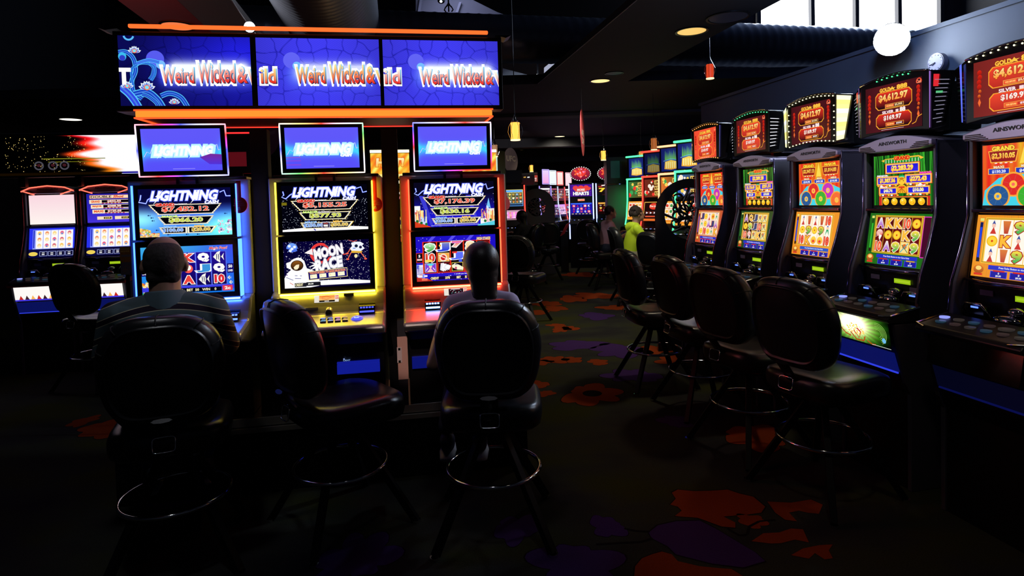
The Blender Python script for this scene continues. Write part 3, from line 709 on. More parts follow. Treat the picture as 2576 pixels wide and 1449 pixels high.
def pv_city_top():
    cv = Canvas(.47, .262, (8, 6, 60)); 
    def fn(U, V): t = np.clip((V-.25)/.5, 0, 1); return 8+20*t, 6+16*t, 30+180*t
    cv.grid(fn, 20, 20); cv.stars(120, (0, .25, 1, 1))
    for x in (.2, .3, .78): cv.poly([(x, 1), (x-.14, .3), (x-.08, .3), (x+.03, 1)], (60, 60, 215))
    for x0, x1, y0, c in ((.0, .07, .52, (250, 250, 255)), (.02, .11, .62, (255, 235, 160)), (.05, .15, .76, (200, 220, 255)), (.9, .93, .55, (210, 230, 255)), (.88, .97, .72, (255, 200, 210)), (.93, 1, .62, (250, 240, 230)), (.82, .9, .84, (250, 250, 255))): cv.rect(x0, y0, x1, 1, c)
    cv.poly([(.905, .55), (.93, .38), (.955, .62)], (120, 200, 255))
    for i in range(60):
        x = random.choice((random.random()*.15, .83+random.random()*.17)); cv.rect(x, .6+random.random()*.3, x+.008, .62+random.random()*.3, random.choice(((40, 40, 160), (250, 150, 60), (220, 60, 90), (250, 240, 120)))); cv.L -= 1
    cv.poly([(0, 1), (0, .86), (.18, .98), (.2, 1)], (220, 60, 30)); cv.poly([(1, 1), (1, .9), (.8, .97), (.78, 1)], (90, 210, 230)); cv.rect(.2, .965, .8, .975, (190, 190, 240))
    for x, y in ((.03, .86), (.08, .9), (.14, .93), (.88, .9), (.95, .88)): cv.ell(x, y, .018, None, (30, 110, 50), 8)
    bolt(cv, [(.02, .12), (.03, .2), (.0, .24), (.05, .28), (.1, .2), (.14, .16)]); bolt(cv, [(.86, .1), (.9, .06), (.92, .18), (1, .14)])
    jackpots(cv, '$7,176.39', '$630.16', '$250.00', '$50.00'); lightning_title(cv, .15, .19, .13, .86)
    return cv
def fish(cv, x, y, r, c=(250, 250, 240), c2=(20, 10, 90)):
    a = 1.75
    cv.poly([(x-r, y), (x-r*.3, y-r*.9*a), (x+r*.35, y-r*1.2*a), (x+r*.2, y-r*.5*a), (x+r*.5, y), (x+r, y-r*.75*a), (x+r*.85, y), (x+r, y+r*.75*a), (x+r*.5, y+.0), (x+r*.2, y+r*.5*a), (x+r*.3, y+r*1.2*a), (x-r*.3, y+r*.8*a)], c)
    for q in (-.45, -.1, .25): cv.poly([(x+q*r, y-r*.6*a), (x+q*r+.12*r, y-r*.6*a), (x+q*r+.2*r, y), (x+q*r+.1*r, y+r*.6*a), (x+q*r, y+r*.6*a), (x+q*r+.05*r, y)], c2)
def pv_reef_reels():
    cv = Canvas(.47, .262)
    def fn(U, V): return 20+40*(1-V), 120+60*np.sin(3*U+1)*(1-V)+0*U, 235+0*U
    cv.grid(fn, 30, 20)
    for i in range(110): cv.ell(random.random()*.14, .72+random.random()*.26, random.uniform(.006, .016), None, random.choice(((240, 150, 40), (255, 220, 110), (220, 50, 50), (50, 170, 80), (255, 240, 210))), 7); cv.L -= 1
    cv.text('Magic Pearl', .84, .07, .2, .07, (220, 60, 70), None, .03, .3, out=(250, 230, 240), ow=.04)
    sy = [('fish', 'Q', '10'), ('J', 'K', 'fish'), ('9', 'A', 'Q'), ('K', 'pearl', 'A'), ('Q', 'J', 'fish'), ('fish', 'Q', '10')]
    for i in range(5):
        x0 = .09+i*.168; cv.rect(x0-.006, .13, x0+.164, .84, (90, 110, 240)); cv.rect(x0, .14, x0+.155, .83, (30, 10, 150), (16, 6, 80))
        for j, q in enumerate(sy[(i+1) % 6]):
            cx, cy = x0+.078, .25+j*.23
            if q == 'fish': fish(cv, cx, cy, .06)
            elif q == 'pearl': cv.ell(cx, cy, .05, None, (255, 90, 80)); cv.ell(cx, cy-.02, .03, None, (255, 250, 240))
            else: cv.text(q, cx, cy, .095, .15, {'J': (60, 150, 220), 'Q': (255, 255, 255), '10': (225, 40, 50)}.get(q, (240, 70, 60)), None, .06, out=(255, 255, 255), ow=.06)
    for x in (.0, .93): cv.rect(x, .40, x+.07, .60, (20, 10, 110)); cv.text('50', x+.035, .46, .04, .06, (255, 255, 255), None, .04); cv.text('LINES', x+.035, .55, .05, .04, (255, 255, 255), None, .03)
    cv.rect(0, .84, 1, .93, (60, 60, 230)); cv.rect(.1, .88, .86, .97, (4, 2, 20)); cv.text('CREDIT   100   BET  50   WIN    0', .5, .925, .6, .05, (250, 240, 190), None, .03); cv.rect(.87, .86, .98, .97, (230, 60, 80)); cv.text('2c', .925, .915, .06, .06, (255, 240, 230), None, .05)
    for x, y in ((.95, .7), (.965, .8)): fish(cv, x, y, .02)
    return cv
def pv_moon_race():
    cv = Canvas(.47, .262, (6, 2, 50)); cv.stars(760, (0, 0, 1, .95), r=.0032)
    cv.poly([(.34, .97), (.34, .865), (.5, .86), (.75, .865), (1, .91), (1, .97)], (255, 255, 255)); cv.rect(0, .965, 1, 1, (6, 2, 50))
    cv.poly([(.035+.065*(1+math.cos(a)), .145-.12*math.sin(a)) for a in [math.pi*i/16 for i in range(17)]]+[(.16, .2), (.1, .225), (.05, .2)], (120, 170, 255), (60, 100, 230))
    for x, y in ((.07, .09), (.1, .15), (.13, .11), (.08, .19)): cv.ell(x, y, .018, .03, (235, 245, 255), 9)
    # astronaut
    cv.poly([(.0, 1), (.0, .78), (.03, .68), (.08, .6), (.03, .55), (.03, .45), (.07, .43), (.1, .38), (.15, .345), (.2, .355), (.235, .42), (.25, .52), (.26, .58), (.34, .64), (.40, .8), (.40, .97), (.3, 1)], (255, 255, 255))
    cv.ell(.15, .515, .073, .115, (60, 30, 10), 24); cv.ell(.148, .515, .062, .10, (150, 90, 30), 24, (20, 8, 5)); cv.poly([(.11, .55), (.14, .5), (.175, .49), (.17, .56), (.15, .6), (.12, .6)], (255, 240, 200))
    for a in ([(.02, .76), (.1, .83)], [(.12, .73), (.15, .735)], [(.18, .74), (.2, .745)], [(.12, .79), (.19, .8)]): cv.line(a, .006, (60, 60, 150))
    cv.ell(.03, .71, .008, None, (110, 60, 160), 8); cv.line([(.06, .88), (.1, .93)], .006, (230, 90, 60))
    # title
    for q in (0, .5, 1.0): cv.ring(.43, .27, .12-.02*q, .012, (235, 60, 60), 30, q, 5.2+q)
    cv.poly([(.24, .25), (.33, .16), (.34, .3)], (250, 240, 240)); cv.line([(.36, .35), (.37, .55), (.4, .6)], .01, (235, 60, 60))
    cv.text('MOON', .52, .24, .34, .2, (255, 255, 255), None, .05, .1, out=(180, 170, 190), ow=.05, rot=-.18); cv.text('RACE', .52, .50, .32, .22, (255, 255, 255), None, .05, .15, out=(170, 170, 190), ow=.05, rot=-.16)
    cv.poly([(.29, .45), (.35, .5), (.28, .56), (.36, .54), (.30, .63), (.38, .58), (.37, .48)], (255, 255, 255)); cv.rect(.69, .3, .72, .325, (220, 60, 50))
    # lander
    cv.poly([(.79, .07), (.83, .05), (.9, .05), (.94, .1), (.92, .14), (.95, .2), (.9, .26), (.8, .25), (.77, .2), (.8, .14)], (240, 245, 255)); cv.poly([(.79, .24), (.92, .26), (.91, .30), (.79, .29)], (230, 180, 60))
    for a in ([(.79, .27), (.745, .42)], [(.9, .29), (.955, .42)], [(.78, .2), (.74, .3)]): cv.line(a, .01, (235, 110, 80))
    for a in ((.745, .425), (.955, .43), (.74, .3)): cv.ell(a[0], a[1], .018, .02, (240, 90, 70), 10)
    cv.ell(.842, .36, .02, .04, (240, 230, 170), 12); cv.line([(.76, .0), (.82, .04), (.86, .02)], .008, (230, 90, 80)); cv.ell(.85, .14, .02, None, (20, 30, 60), 10); cv.ell(.9, .17, .018, None, (30, 30, 70), 10); cv.rect(.81, .18, .84, .2, (90, 130, 220))
    # selector
    cv.poly([(.27, .66), (.73, .60), (.735, .80), (.28, .85)], (255, 235, 150)); cv.poly([(.275, .67), (.725, .612), (.728, .79), (.282, .835)], (15, 5, 110))
    cv.text('TOUCH SCREEN TO MAKE SELECTION', .5, .673, .42, .04, (240, 110, 60), None, .04, out=(255, 230, 190), ow=.03, rot=-.06)
    for i in range(4): x = .295+i*.108; y = .72-i*.012; cv.poly([(x, y+.01), (x+.08, y), (x+.082, y+.085), (x+.002, y+.095)], (255, 250, 215)); cv.poly([(x+.01, y+.03), (x+.03, y+.065), (x+.02, y+.03)], (220, 190, 90))
    cv.rect(.115, .895, .25, .98, (30, 30, 40)); cv.rect(.25, .885, .415, .965, (25, 25, 35)); cv.text('CREDIT', .165, .935, .09, .05, (250, 240, 190), None, .04); cv.text('$0.30', .3, .925, .06, .035, (250, 250, 240), None, .04)
    return cv
def pv_city_reels():
    cv = Canvas(.47, .262, (30, 16, 200)); cv.stars(110, (0, 0, 1, 1), r=.005)
    for x in (.2, .45, .68): cv.poly([(x, .0), (x+.05, .0), (x-.06, .2), (x-.1, .2)], (90, 80, 240))
    cv.text('HIGH STAKES', .85, .085, .17, .06, (250, 235, 170), None, .04, out=(150, 60, 40), ow=.06)
    cv.rect(0, .62, .1, .98, (120, 140, 255)); 
    for i in range(30): cv.rect(random.random()*.09, .62+random.random()*.3, random.random()*.03+.02, .63+random.random()*.3, random.choice(((250, 250, 255), (60, 60, 200), (250, 160, 120)))); cv.L -= 1
    cv.poly([(0, 1), (0, .9), (.14, .95), (.2, 1)], (200, 50, 40)); cv.rect(.08, .115, .93, .83, (235, 50, 20)); 
    sy = (('9', '10', 'lady'), ('J', 'chip', 'cards'), ('7', 'J2', 'car'), ('Q8', 'lady', 'K'), ('cards', 'Q', 'A'))
    for i in range(5):
        x0 = .095+i*.168; cv.rect(x0, .13, x0+.153, .815, (5, 3, 14))
        for j, q in enumerate(sy[i]):
            cx, cy = x0+.077, .25+j*.225; T = lambda s_, c1, c2=None: cv.text(s_, cx, cy, .1, .165, c1, c2, .06, out=(255, 255, 255), ow=.06)
            if q == '9': T('9', (200, 240, 200), (60, 170, 60))
            elif q == '10': T('10', (240, 90, 60), (210, 30, 40)); cv.ell(cx-.02, cy+.07, .05, .03, (250, 215, 90))
            elif q == 'lady': cv.frame(cx-.07, cy-.1, cx+.07, cy+.1, (240, 230, 250), .005); cv.rect(cx-.065, cy-.09, cx+.065, cy+.09, (130, 60, 220)); cv.ell(cx, cy-.03, .02, .04, (255, 200, 180)); cv.poly([(cx-.05, cy-.07), (cx, cy-.1), (cx+.05, cy-.07), (cx, cy-.04)], (80, 220, 240)); cv.poly([(cx-.04, cy+.09), (cx, cy), (cx+.04, cy+.09)], (255, 190, 190)); cv.line([(cx-.055, cy+.06), (cx-.03, cy)], .01, (255, 240, 250)); cv.line([(cx+.055, cy+.06), (cx+.03, cy)], .01, (255, 240, 250))
            elif q == 'chip': cv.frame(cx-.07, cy-.1, cx+.07, cy+.1, (255, 225, 150), .005); cv.rect(cx-.065, cy-.09, cx+.065, cy+.09, (250, 170, 70)); cv.ell(cx-.005, cy+.01, .05, None, (250, 225, 200)); cv.ell(cx-.005, cy+.01, .032, None, (210, 30, 30)); cv.line([(cx-.06, cy-.05), (cx+.06, cy+.06)], .01, (255, 240, 220))
            elif q == 'cards': cv.frame(cx-.07, cy-.1, cx+.07, cy+.1, (200, 30, 30), .006); [cv.poly([(cx-.05+k*.02, cy+.06-k*.02), (cx-.04+k*.03, cy-.09+k*.01), (cx+.0+k*.03, cy-.1+k*.025), (cx+k*.02, cy+.1-k*.01)], (255, 255, 255) if k % 2 else (238, 232, 240)) for k in range(4)]
            elif q == 'car': cv.frame(cx-.07, cy-.1, cx+.07, cy+.1, (240, 225, 90), .005); cv.poly([(cx-.07, cy-.03), (cx-.03, cy-.08), (cx+.02, cy-.04), (cx+.075, cy+.02), (cx+.07, cy+.08), (cx, cy+.07), (cx-.06, cy+.02)], (255, 248, 215)); cv.ell(cx-.02, cy+.03, .014, .03, (200, 90, 120)); cv.poly([(cx-.04, cy-.04), (cx-.02, cy-.07), (cx+.01, cy-.04)], (120, 130, 150))
            elif q == '7': cv.text('7', cx, cy-.06, .1, .12, (230, 60, 50), (255, 220, 200), .06, out=(255, 255, 255), ow=.05); cv.rect(cx-.06, cy-.12, cx+.06, cy-.08, (240, 120, 190))
            elif q == 'J2': cv.text('J', cx, cy-.02, .1, .15, (90, 110, 250), None, .06, out=(255, 255, 255), ow=.06); cv.rect(cx-.06, cy-.12, cx+.0, cy-.08, (235, 60, 50)); cv.rect(cx+.02, cy+.06, cx+.06, cy+.12, (60, 90, 240))
            elif q == 'Q8': cv.text('8', cx, cy, .09, .2, (255, 235, 190), (250, 190, 130), .06, out=(255, 255, 255), ow=.05)
            elif q == 'J': T('J', (120, 130, 200), (40, 60, 230)); cv.rect(cx-.055, cy-.06, cx-.03, cy-.02, (255, 180, 60))
            else: T(q, (235, 70, 60))
    cv.rect(.0, .36, .08, .58, (235, 60, 20)); cv.rect(.006, .37, .075, .57, (10, 4, 20)); cv.text('5', .04, .43, .02, .055, (255, 255, 255), None, .04); cv.rect(.01, .49, .07, .53, (250, 235, 235)); cv.text('LINES', .04, .51, .05, .025, (220, 50, 40), None, .03)
    cv.text('1 credit per line', .55, .865, .16, .03, (240, 240, 250), None, .03); cv.rect(.16, .905, .98, .975, (8, 4, 60))
    for s_, x, w_ in (('CREDIT', .22, .1), ('370', .38, .055), ('BET', .52, .05), ('5', .61, .02), ('WIN', .72, .05), ('0', .86, .02)): cv.text(s_, x, .94, w_, .05, (255, 240, 180), None, .05)
    cv.rect(.03, .86, .07, .9, (250, 240, 240)); cv.rect(.09, .86, .13, .9, (250, 240, 250)); cv.rect(.06, .93, .13, .98, (240, 120, 90))
    return cv
# --- right-hand row
def corner_plate(cv, x0, y0, x1, y1, c, e=.05, t=.012, fill=None, fill2=None):
    a = e*cv.W/cv.H
    def P(q):
        qy = q*cv.W/cv.H
        return [(x0+q+e, y0+qy), (x1-q-e, y0+qy), (x1-q-e*.5, y0+qy+a*.5), (x1-q, y0+qy+a), (x1-q, y1-qy-a), (x1-q-e*.5, y1-qy-a*.5), (x1-q-e, y1-qy), (x0+q+e, y1-qy), (x0+q+e*.5, y1-qy-a*.5), (x0+q, y1-qy-a), (x0+q, y0+qy+a), (x0+q+e*.5, y0+qy+a*.5)]
    cv.poly(P(0), c); cv.poly(P(t), fill or (20, 5, 10), fill2)
def pv_gold(k=0, wash=0.):
    cv = Canvas(.385, .262, (34, 8, 16))
    def fn(U, V): g = np.exp(-((U-.45)/.5)**2); return 55+30*g+wash*170, 14+8*g+wash*60, 20+10*g+wash*25
    cv.grid(fn, 10, 8)
    G = (255, 170, 50)
    for x, n in ((.075, 6), (.94, 6)):
        for i in range(n): cv.ell(x+.006*math.sin(i*2), .2+i*.085, .03 if i < 4 else .02, .05 if i < 4 else .035, (220, 40, 22) if i < 4 else (250, 130, 40), 12, (150, 20, 15))
        cv.poly([(x, .66), (x+.02, .74), (x, .82), (x-.02, .74)], (245, 110, 50))
    f1, f2 = ((228, 48, 34), (30, 6, 14)) if not wash else ((240, 70, 45), (190, 45, 35))
    corner_plate(cv, .19, .15, .84, .53, G, .05, .01, f1, f2)
    corner_plate(cv, .20, .62, .83, .94, G, .05, .01, f1, f2)
    cv.text('GOLD', .37, .105, .19, .075, (255, 200, 70), None, .05, out=(150, 20, 10), ow=.06); cv.poly([(.5, .06), (.52, .095), (.565, .095), (.53, .115), (.545, .15), (.5, .13), (.455, .15), (.47, .115), (.435, .095), (.48, .095)], (255, 200, 70)); cv.text('888', .67, .1, .17, .085, (255, 200, 70), None, .05, out=(150, 20, 10), ow=.06)
    cv.text('$4,612.97', .51, .29, .5, .15, (255, 235, 150), (255, 150, 50), .05, out=(140, 20, 10), ow=.03)
    cv.frame(.37, .425, .70, .505, (255, 190, 90), .006); cv.rect(.38, .44, .53, .49, (250, 90, 50)); cv.text('WIN BEFORE', .455, .465, .12, .03, (255, 220, 120), None, .03); cv.text('$5,000', .61, .465, .13, .04, (255, 225, 170), None, .04)
    cv.text('SILVER', .42, .595, .2, .06, (255, 235, 240), None, .04, out=(140, 20, 20), ow=.05); cv.text('88', .68, .585, .09, .085, (255, 240, 240), None, .05, out=(140, 20, 20), ow=.05); cv.rect(.56, .565, .61, .625, (250, 220, 225))
    cv.text('$169.97', .5, .725, .31, .105, (255, 255, 255), (255, 215, 190), .04, out=(150, 20, 20), ow=.03)
    cv.frame(.38, .82, .70, .9, (255, 170, 70), .006); cv.rect(.39, .835, .54, .885, (250, 90, 50)); cv.text('WIN BEFORE', .465, .86, .12, .03, (255, 220, 120), None, .03); cv.text('$200', .62, .86, .1, .035, (250, 240, 240), None, .04)
    cv.line([(.84, .93), (.9, .9), (.93, .8), (1, .76)], .01, G); cv.rect(.3, .965, .7, .972, (255, 220, 220)); cv.text('Cash', .955, .09, .075, .06, (255, 140, 100), None, .05); cv.ring(.955, .085, .04, .012, (255, 90, 60), 16, 2.6, 6.6)
    return cv
def pv_grand(vals, k=0):
    cv = Canvas(.40, .29, (10, 50, 20)); rs = np.random.RandomState(k)
    def fn(U, V): s = np.sin(U*90)*np.sin(U*37+1); d = .55 if k else 1; return (18+24*s)*d, (105+60*s-40*np.abs(U-.5))*d, (20+10*s)*d
    cv.grid(fn, 80, 8)
    for i in range(22): x = rs.rand()*.35 if i % 2 else .68+rs.rand()*.3; cv.line([(x, .0), (x+rs.uniform(-.05, .05), .5)], .003, (90, 230, 70))
    cv.poly([(.14, .1), (.22, .07), (.78, .05), (.86, .1), (.8, .13), (.2, .14)], (255, 190, 60)); cv.poly([(.2, .085), (.78, .075), (.83, .16), (.19, .17)], (30, 150, 50))
    for i in range(12): x = .22+i*.05; cv.rect(x, .09, x+.01, .16, (240, 240, 220))
    cv.text('GRAND', .5, .075, .26, .07, (225, 30, 25), None, .06, out=(255, 200, 60), ow=.07)
    for i in range(10): cv.rect(.25+i*.052, .165, .275+i*.052, .195, (255, 200, 80) if i % 3 else (250, 250, 240))
    def bar(x0, y0, x1, y1, t, fs, c=(255, 215, 60), o=(235, 60, 20)):
        cv.rect(x0-.03, y0-.035, x1+.03, y1+.03, (225, 50, 40)); cv.rect(x0-.02, y0-.025, x1+.02, y1+.02, (255, 205, 90)); cv.rect(x0, y0, x1, y1, (35, 20, 215), (50, 40, 235)); cv.text(t, (x0+x1)/2, (y0+y1)/2, fs, (y1-y0)*.7, (255, 240, 120), c, .06, out=o, ow=.04)
    bar(.24, .2, .77, .345, vals[0], .36); 
    cv.rect(.43, .42, .56, .52, (40, 200, 150)); 
    bar(.08, .45, .42, .57, vals[1], .27); bar(.58, .43, .96, .56, vals[2], .26)
    bar(.12, .665, .40, .76, vals[3], .15, (255, 250, 250), (60, 50, 200)); bar(.61, .655, .93, .755, vals[4], .17, (255, 250, 250), (60, 50, 200))
    for a, x0, x1, y in (('MAJOR', .07, .26, .41), ('MAXI', .8, .97, .385), ('MINOR', .12, .25, .63), ('MINI', .74, .88, .615)): cv.text(a, (x0+x1)/2, y, x1-x0, .035, (255, 240, 240) if a != 'MAXI' else (250, 60, 200), None, .06, out=(60, 150, 200) if a == 'MAJOR' else (220, 140, 40), ow=.05)
    for x0, y in ((.07, .595), (.58, .58), (.1, .785), (.58, .775)):
        for i in range(7): cv.rect(x0+i*.052, y, x0+.036+i*.052, y+.03, ((255, 190, 50), (250, 250, 250), (230, 60, 40))[i % 3]); cv.L -= 1
    cv.ell(.5, .52, .065, .08, (255, 205, 60), 18); cv.ell(.5, .48, .04, .025, (200, 130, 30), 12); cv.ell(.47, .52, .008, .012, (90, 40, 10), 6); cv.ell(.53, .52, .008, .012, (90, 40, 10), 6); cv.poly([(.42, .76), (.41, .65), (.46, .6), (.54, .6), (.59, .65), (.58, .76)], (245, 180, 40)); cv.rect(.45, .63, .55, .66, (220, 50, 30))
    for i in range(4): cv.line([(.5, .66), (.42+i*.05, .76)], .008, (190, 60, 20))
    cv.rect(.10, .82, .96, 1, (210, 45, 35)); cv.rect(.15, .835, .92, .99, (255, 190, 60)); cv.rect(.16, .845, .91, 1, (20, 14, 14))
    for i in range(5):
        x = .225+i*.15; cv.ell(x, .925, .055, .07, (255, 215, 50), 20, (255, 190, 30)); cv.ell(x-.015, .9, .02, .02, (255, 240, 130), 8); cv.line([(x+.01, .97), (x+.035, .93), (x+.03, .975)], .006, (230, 90, 20)); cv.ell(x-.03, .9, .005, .007, (220, 70, 20), 6); cv.ell(x-.03, .95, .005, .007, (220, 70, 20), 6)
    return cv
def pv_wheels(v, red=0):
    cv = Canvas(.40, .29)
    def fn(U, V): t = np.clip(V/.55, 0, 1); return 235+0*U, (70+90*np.exp(-((U-.5)/.12)**2)+30*np.sin(U*60)*(1-red))*(1-.3*red), 30+0*U
    cv.grid(fn, 60, 10)
    cv.poly([(.5, .0), (.44, .33), (.56, .33)], (255, 220, 80))
    for x0, x1, t, s_ in ((.07, .43, 'GRAND', v[0]), (.58, .97, 'MAJOR', v[1])):
        cv.poly([(x0, .1), (x1, .1), (x1-.03, .3), (x0+.03, .3)], (255, 180, 60)); cv.poly([(x0+.012, .115), (x1-.012, .115), (x1-.04, .285), (x0+.04, .285)], (150, 25, 25) if not red else (190, 40, 30)); cv.text(t, (x0+x1)/2, .07, .26, .07, (255, 215, 60), None, .06, out=(120, 20, 10), ow=.05); cv.text(s_, (x0+x1)/2, .195, .27, .09, (255, 225, 90), (255, 170, 60), .05)
        for i in range(4): cv.rect(x0+.08+i*.06, .3, x0+.11+i*.06, .315, (240, 240, 240))
    for x, t, s_ in ((.2, 'MAXI', v[2]), (.52, 'MINOR', v[3]), (.85, 'MINI', v[4])): cv.rect(x-.13, .39, x+.13, .49, (255, 190, 80)); cv.rect(x-.12, .4, x+.12, .48, (30, 60, 190)); cv.text(t, x, .37, .12, .035, (255, 230, 190), None, .05, out=(90, 50, 30), ow=.04); cv.text(s_, x, .445, .16, .05, (235, 240, 255), None, .04)
    cv.poly([(0, 1), (.03, .75), (.2, .55), (.5, .5), (.8, .52), (1, .62), (1, 1)], (70, 215, 235))
    for x, y, c in ((.37, .66, (225, 45, 40)), (.72, .66, (200, 50, 190)), (.19, .85, (40, 90, 150)), (.55, .85, (60, 180, 50)), (.92, .88, (250, 110, 50))):
        cv.ell(x, y, .145, None, (250, 170, 60), 24); cv.ell(x, y, .125, None, c, 24)
        for a in range(8): cv.line([(x, y), (x+.125*math.cos(a*.785+.3), y+.125*math.sin(a*.785+.3)*cv.W/cv.H)], .004, tuple(q*.6+60 for q in c))
        cv.ell(x, y, .045, None, (255, 200, 70), 14); cv.ell(x, y, .02, None, tuple(min(255, q+60) for q in c), 8)
    return cv
def pv_reels(bgc, frame, reelc, syms, bar=(40, 50, 200), sidec=None, mascot=(230, 120, 40), part=0):
    cv = Canvas(.42, .30, bgc); rs = random.Random(len(syms)+bgc[0])
    for i in range(20): x = rs.random(); cv.line([(x, 0), (x+rs.uniform(-.1, .1), 1)], .004, tuple(q*.8+20 for q in bgc))
    x0, x1 = .13, (.86 if not part else .86); cv.rect(x0-.03, .04, x1+.03, .78, frame); cv.rect(x0-.02, .055, x1+.02, .765, tuple(q*.6 for q in frame)); cv.rect(x0-.012, .065, x1+.012, .755, frame)
    cw = (x1-x0)/5
    for i in range(5):
        cv.rect(x0+i*cw+.004, .075, x0+(i+1)*cw-.004, .745, reelc[i % len(reelc)])
        for j in range(3):
            q = syms[(i+j*5) % len(syms)]; cx, cy = x0+(i+.5)*cw, .19+j*.225
            if q in ('A', 'K', 'Q', 'J', '10', '9'):
                c = {'A': (240, 235, 245), 'K': (255, 190, 60), 'Q': (255, 190, 60), 'J': (60, 70, 120), '10': (250, 90, 60), '9': (255, 220, 70)}[q]; cv.text(q, cx, cy, cw*.66, .165, c, {'A': (160, 60, 200), '9': (60, 180, 90)}.get(q), .05, out=(255, 235, 200) if bgc[0] < 150 else (180, 40, 30), ow=.05)
            elif q == 'coin': cv.ell(cx, cy, cw*.43, None, (245, 190, 30), 18); cv.ell(cx, cy, cw*.34, None, (255, 215, 60), 18); cv.ell(cx, cy, cw*.09, None, (220, 60, 20), 8)
            elif q == 'crane': cv.ell(cx, cy-.03, cw*.38, .07, (250, 230, 220), 14, (240, 90, 70)); cv.poly([(cx, cy), (cx+cw*.3, cy+.02), (cx+.01, cy+.12), (cx-.01, cy+.06)], (255, 250, 245)); [cv.line([(cx-cw*.45, cy-.04+k*.03), (cx, cy-.02+k*.01)], .004, (255, 250, 245)) for k in range(4)]
            elif q == 'wild': cv.rect(cx-cw*.48, cy-.11, cx+cw*.48, cy+.11, (250, 190, 60)); cv.rect(cx-cw*.42, cy-.1, cx+cw*.42, cy+.1, (250, 225, 150)); cv.ell(cx, cy-.02, cw*.25, .05, (230, 110, 40), 10); cv.line([(cx-cw*.4, cy+.09), (cx+cw*.35, cy-.08)], .012, (70, 170, 190)); cv.line([(cx+cw*.4, cy+.09), (cx-cw*.3, cy-.05)], .01, (60, 140, 90))
            elif q == 'fan': cv.ell(cx, cy, cw*.42, .09, (255, 220, 80), 14, (250, 160, 40)); cv.ell(cx, cy+.02, cw*.2, .03, (235, 60, 50), 8)
            elif q == 'bag': cv.poly([(cx-cw*.3, cy-.1), (cx+cw*.3, cy-.1), (cx+cw*.15, cy+.1), (cx-cw*.15, cy+.1)], (225, 130, 60), (190, 60, 50))
            elif q == 'man': cv.ell(cx, cy-.06, cw*.2, .035, (250, 210, 170), 10); cv.poly([(cx-cw*.15, cy-.03), (cx+cw*.15, cy-.03), (cx+cw*.3, cy+.11), (cx, cy), (cx-cw*.3, cy+.11)], (40, 170, 110)); cv.rect(cx-cw*.1, cy-.11, cx+cw*.1, cy-.085, (30, 70, 200))
            elif q == 'girl': cv.poly([(cx, cy-.11), (cx+cw*.15, cy-.04), (cx-cw*.15, cy-.04)], (60, 80, 160)); cv.ell(cx, cy-.02, cw*.16, .035, (250, 200, 180), 8); cv.poly([(cx, cy), (cx+cw*.25, cy+.11), (cx-cw*.25, cy+.11)], (210, 60, 50))
            elif q == 'wheel': cv.ell(cx, cy, cw*.45, None, (250, 200, 60), 16); cv.ell(cx, cy, cw*.2, None, (225, 60, 30), 10)
    if sidec: cv.rect(.045, .12, .08, .7, tuple(q*.4 for q in sidec)); cv.rect(.05, .2, .075, .69, sidec); cv.rect(.04, .055, .085, .1, (230, 230, 120)); cv.rect(.045, .7, .085, .76, (40, 30, 20))
    if part: cv.rect(x1+.03, .05, 1, .8, (230, 50, 190)); cv.rect(x1+.04, .065, 1, .785, (70, 8, 40))
    cv.rect(.2, .8, .86, .87, bar); cv.text('Press Rules Button to view Game Rules', .53, .83, .42, .03, (230, 235, 255), None, .02)
    for x, c in ((.23, (210, 30, 30)), (.45, (210, 30, 30)), (.67, (230, 170, 40))):
        cv.rect(x, .885, x+.19, .99, (60, 70, 230)); cv.rect(x+.008, .895, x+.182, .985, (30, 30, 160)); cv.rect(x+.03, .875, x+.16, .895, c); cv.text('0', x+.095, .92, .014, .03, (255, 255, 255), None, .03); cv.text('$0.00', x+.095, .962, .06, .03, (255, 255, 255), None, .03)
    cv.ell(.09, .88, .06, .07, mascot, 16, tuple(q*.7 for q in mascot)); cv.ell(.09, .86, .035, .035, (255, 220, 120), 12); cv.rect(.04, .94, .14, .975, (220, 60, 40))
    return cv
def pv_dragon():
    cv = Canvas(.44, .15)
    def fn(U, V):
        d = np.sqrt(((U-.42)*1.5)**2+((V-.35)*.9)**2); a = np.arctan2(V-.45, (U-.45)*2.2); s = .5+.5*np.sin(a*26); h = np.clip(1.5-d*1.6, 0, 1.4); f = np.clip(1.15-d*1.15, 0, 1)*(.55+.45*s)
        return 30*f+255*h*h, 190*f+100*h+60*h*h, 20*f+210*h*h*h
    cv.grid(fn, 110, 40)
    for i in range(30):
        a = i*2.4; r = .3*math.sqrt(i/30); cv.ell(.45+r*math.cos(a)*.5, .55+r*math.sin(a)*.7, .02, .04, random.choice(((255, 250, 190), (255, 220, 110), (240, 240, 120))), 8); cv.L -= 1
    cv.line([(.2, .62), (.27, .8), (.36, .86)], .016, (190, 60, 20)); cv.line([(.36, .7), (.45, .95), (.57, .93), (.6, .75)], .018, (190, 70, 20)); cv.line([(.42, .62), (.5, .85), (.54, .6), (.47, .5)], .014, (200, 40, 20)); cv.line([(.63, .88), (.7, .98), (.76, .96)], .014, (200, 60, 20)); cv.line([(.48, .5), (.53, .6)], .02, (215, 30, 20))
    for i in range(5): cv.ring(.82, .5, .05+.02*i, .006, (150, 200, 90), 18, -2.2+.1*i, 1.2)
    cv.ell(.9, .72, .03, .1, (110, 190, 240), 10); cv.ell(.06, .6, .03, .12, (190, 180, 70), 10); cv.ell(.1, .3, .03, .16, (210, 220, 90), 10); cv.rect(.7, .97, .99, .985, (240, 250, 240)); cv.rect(.03, .92, .09, .94, (230, 240, 230))
    return cv
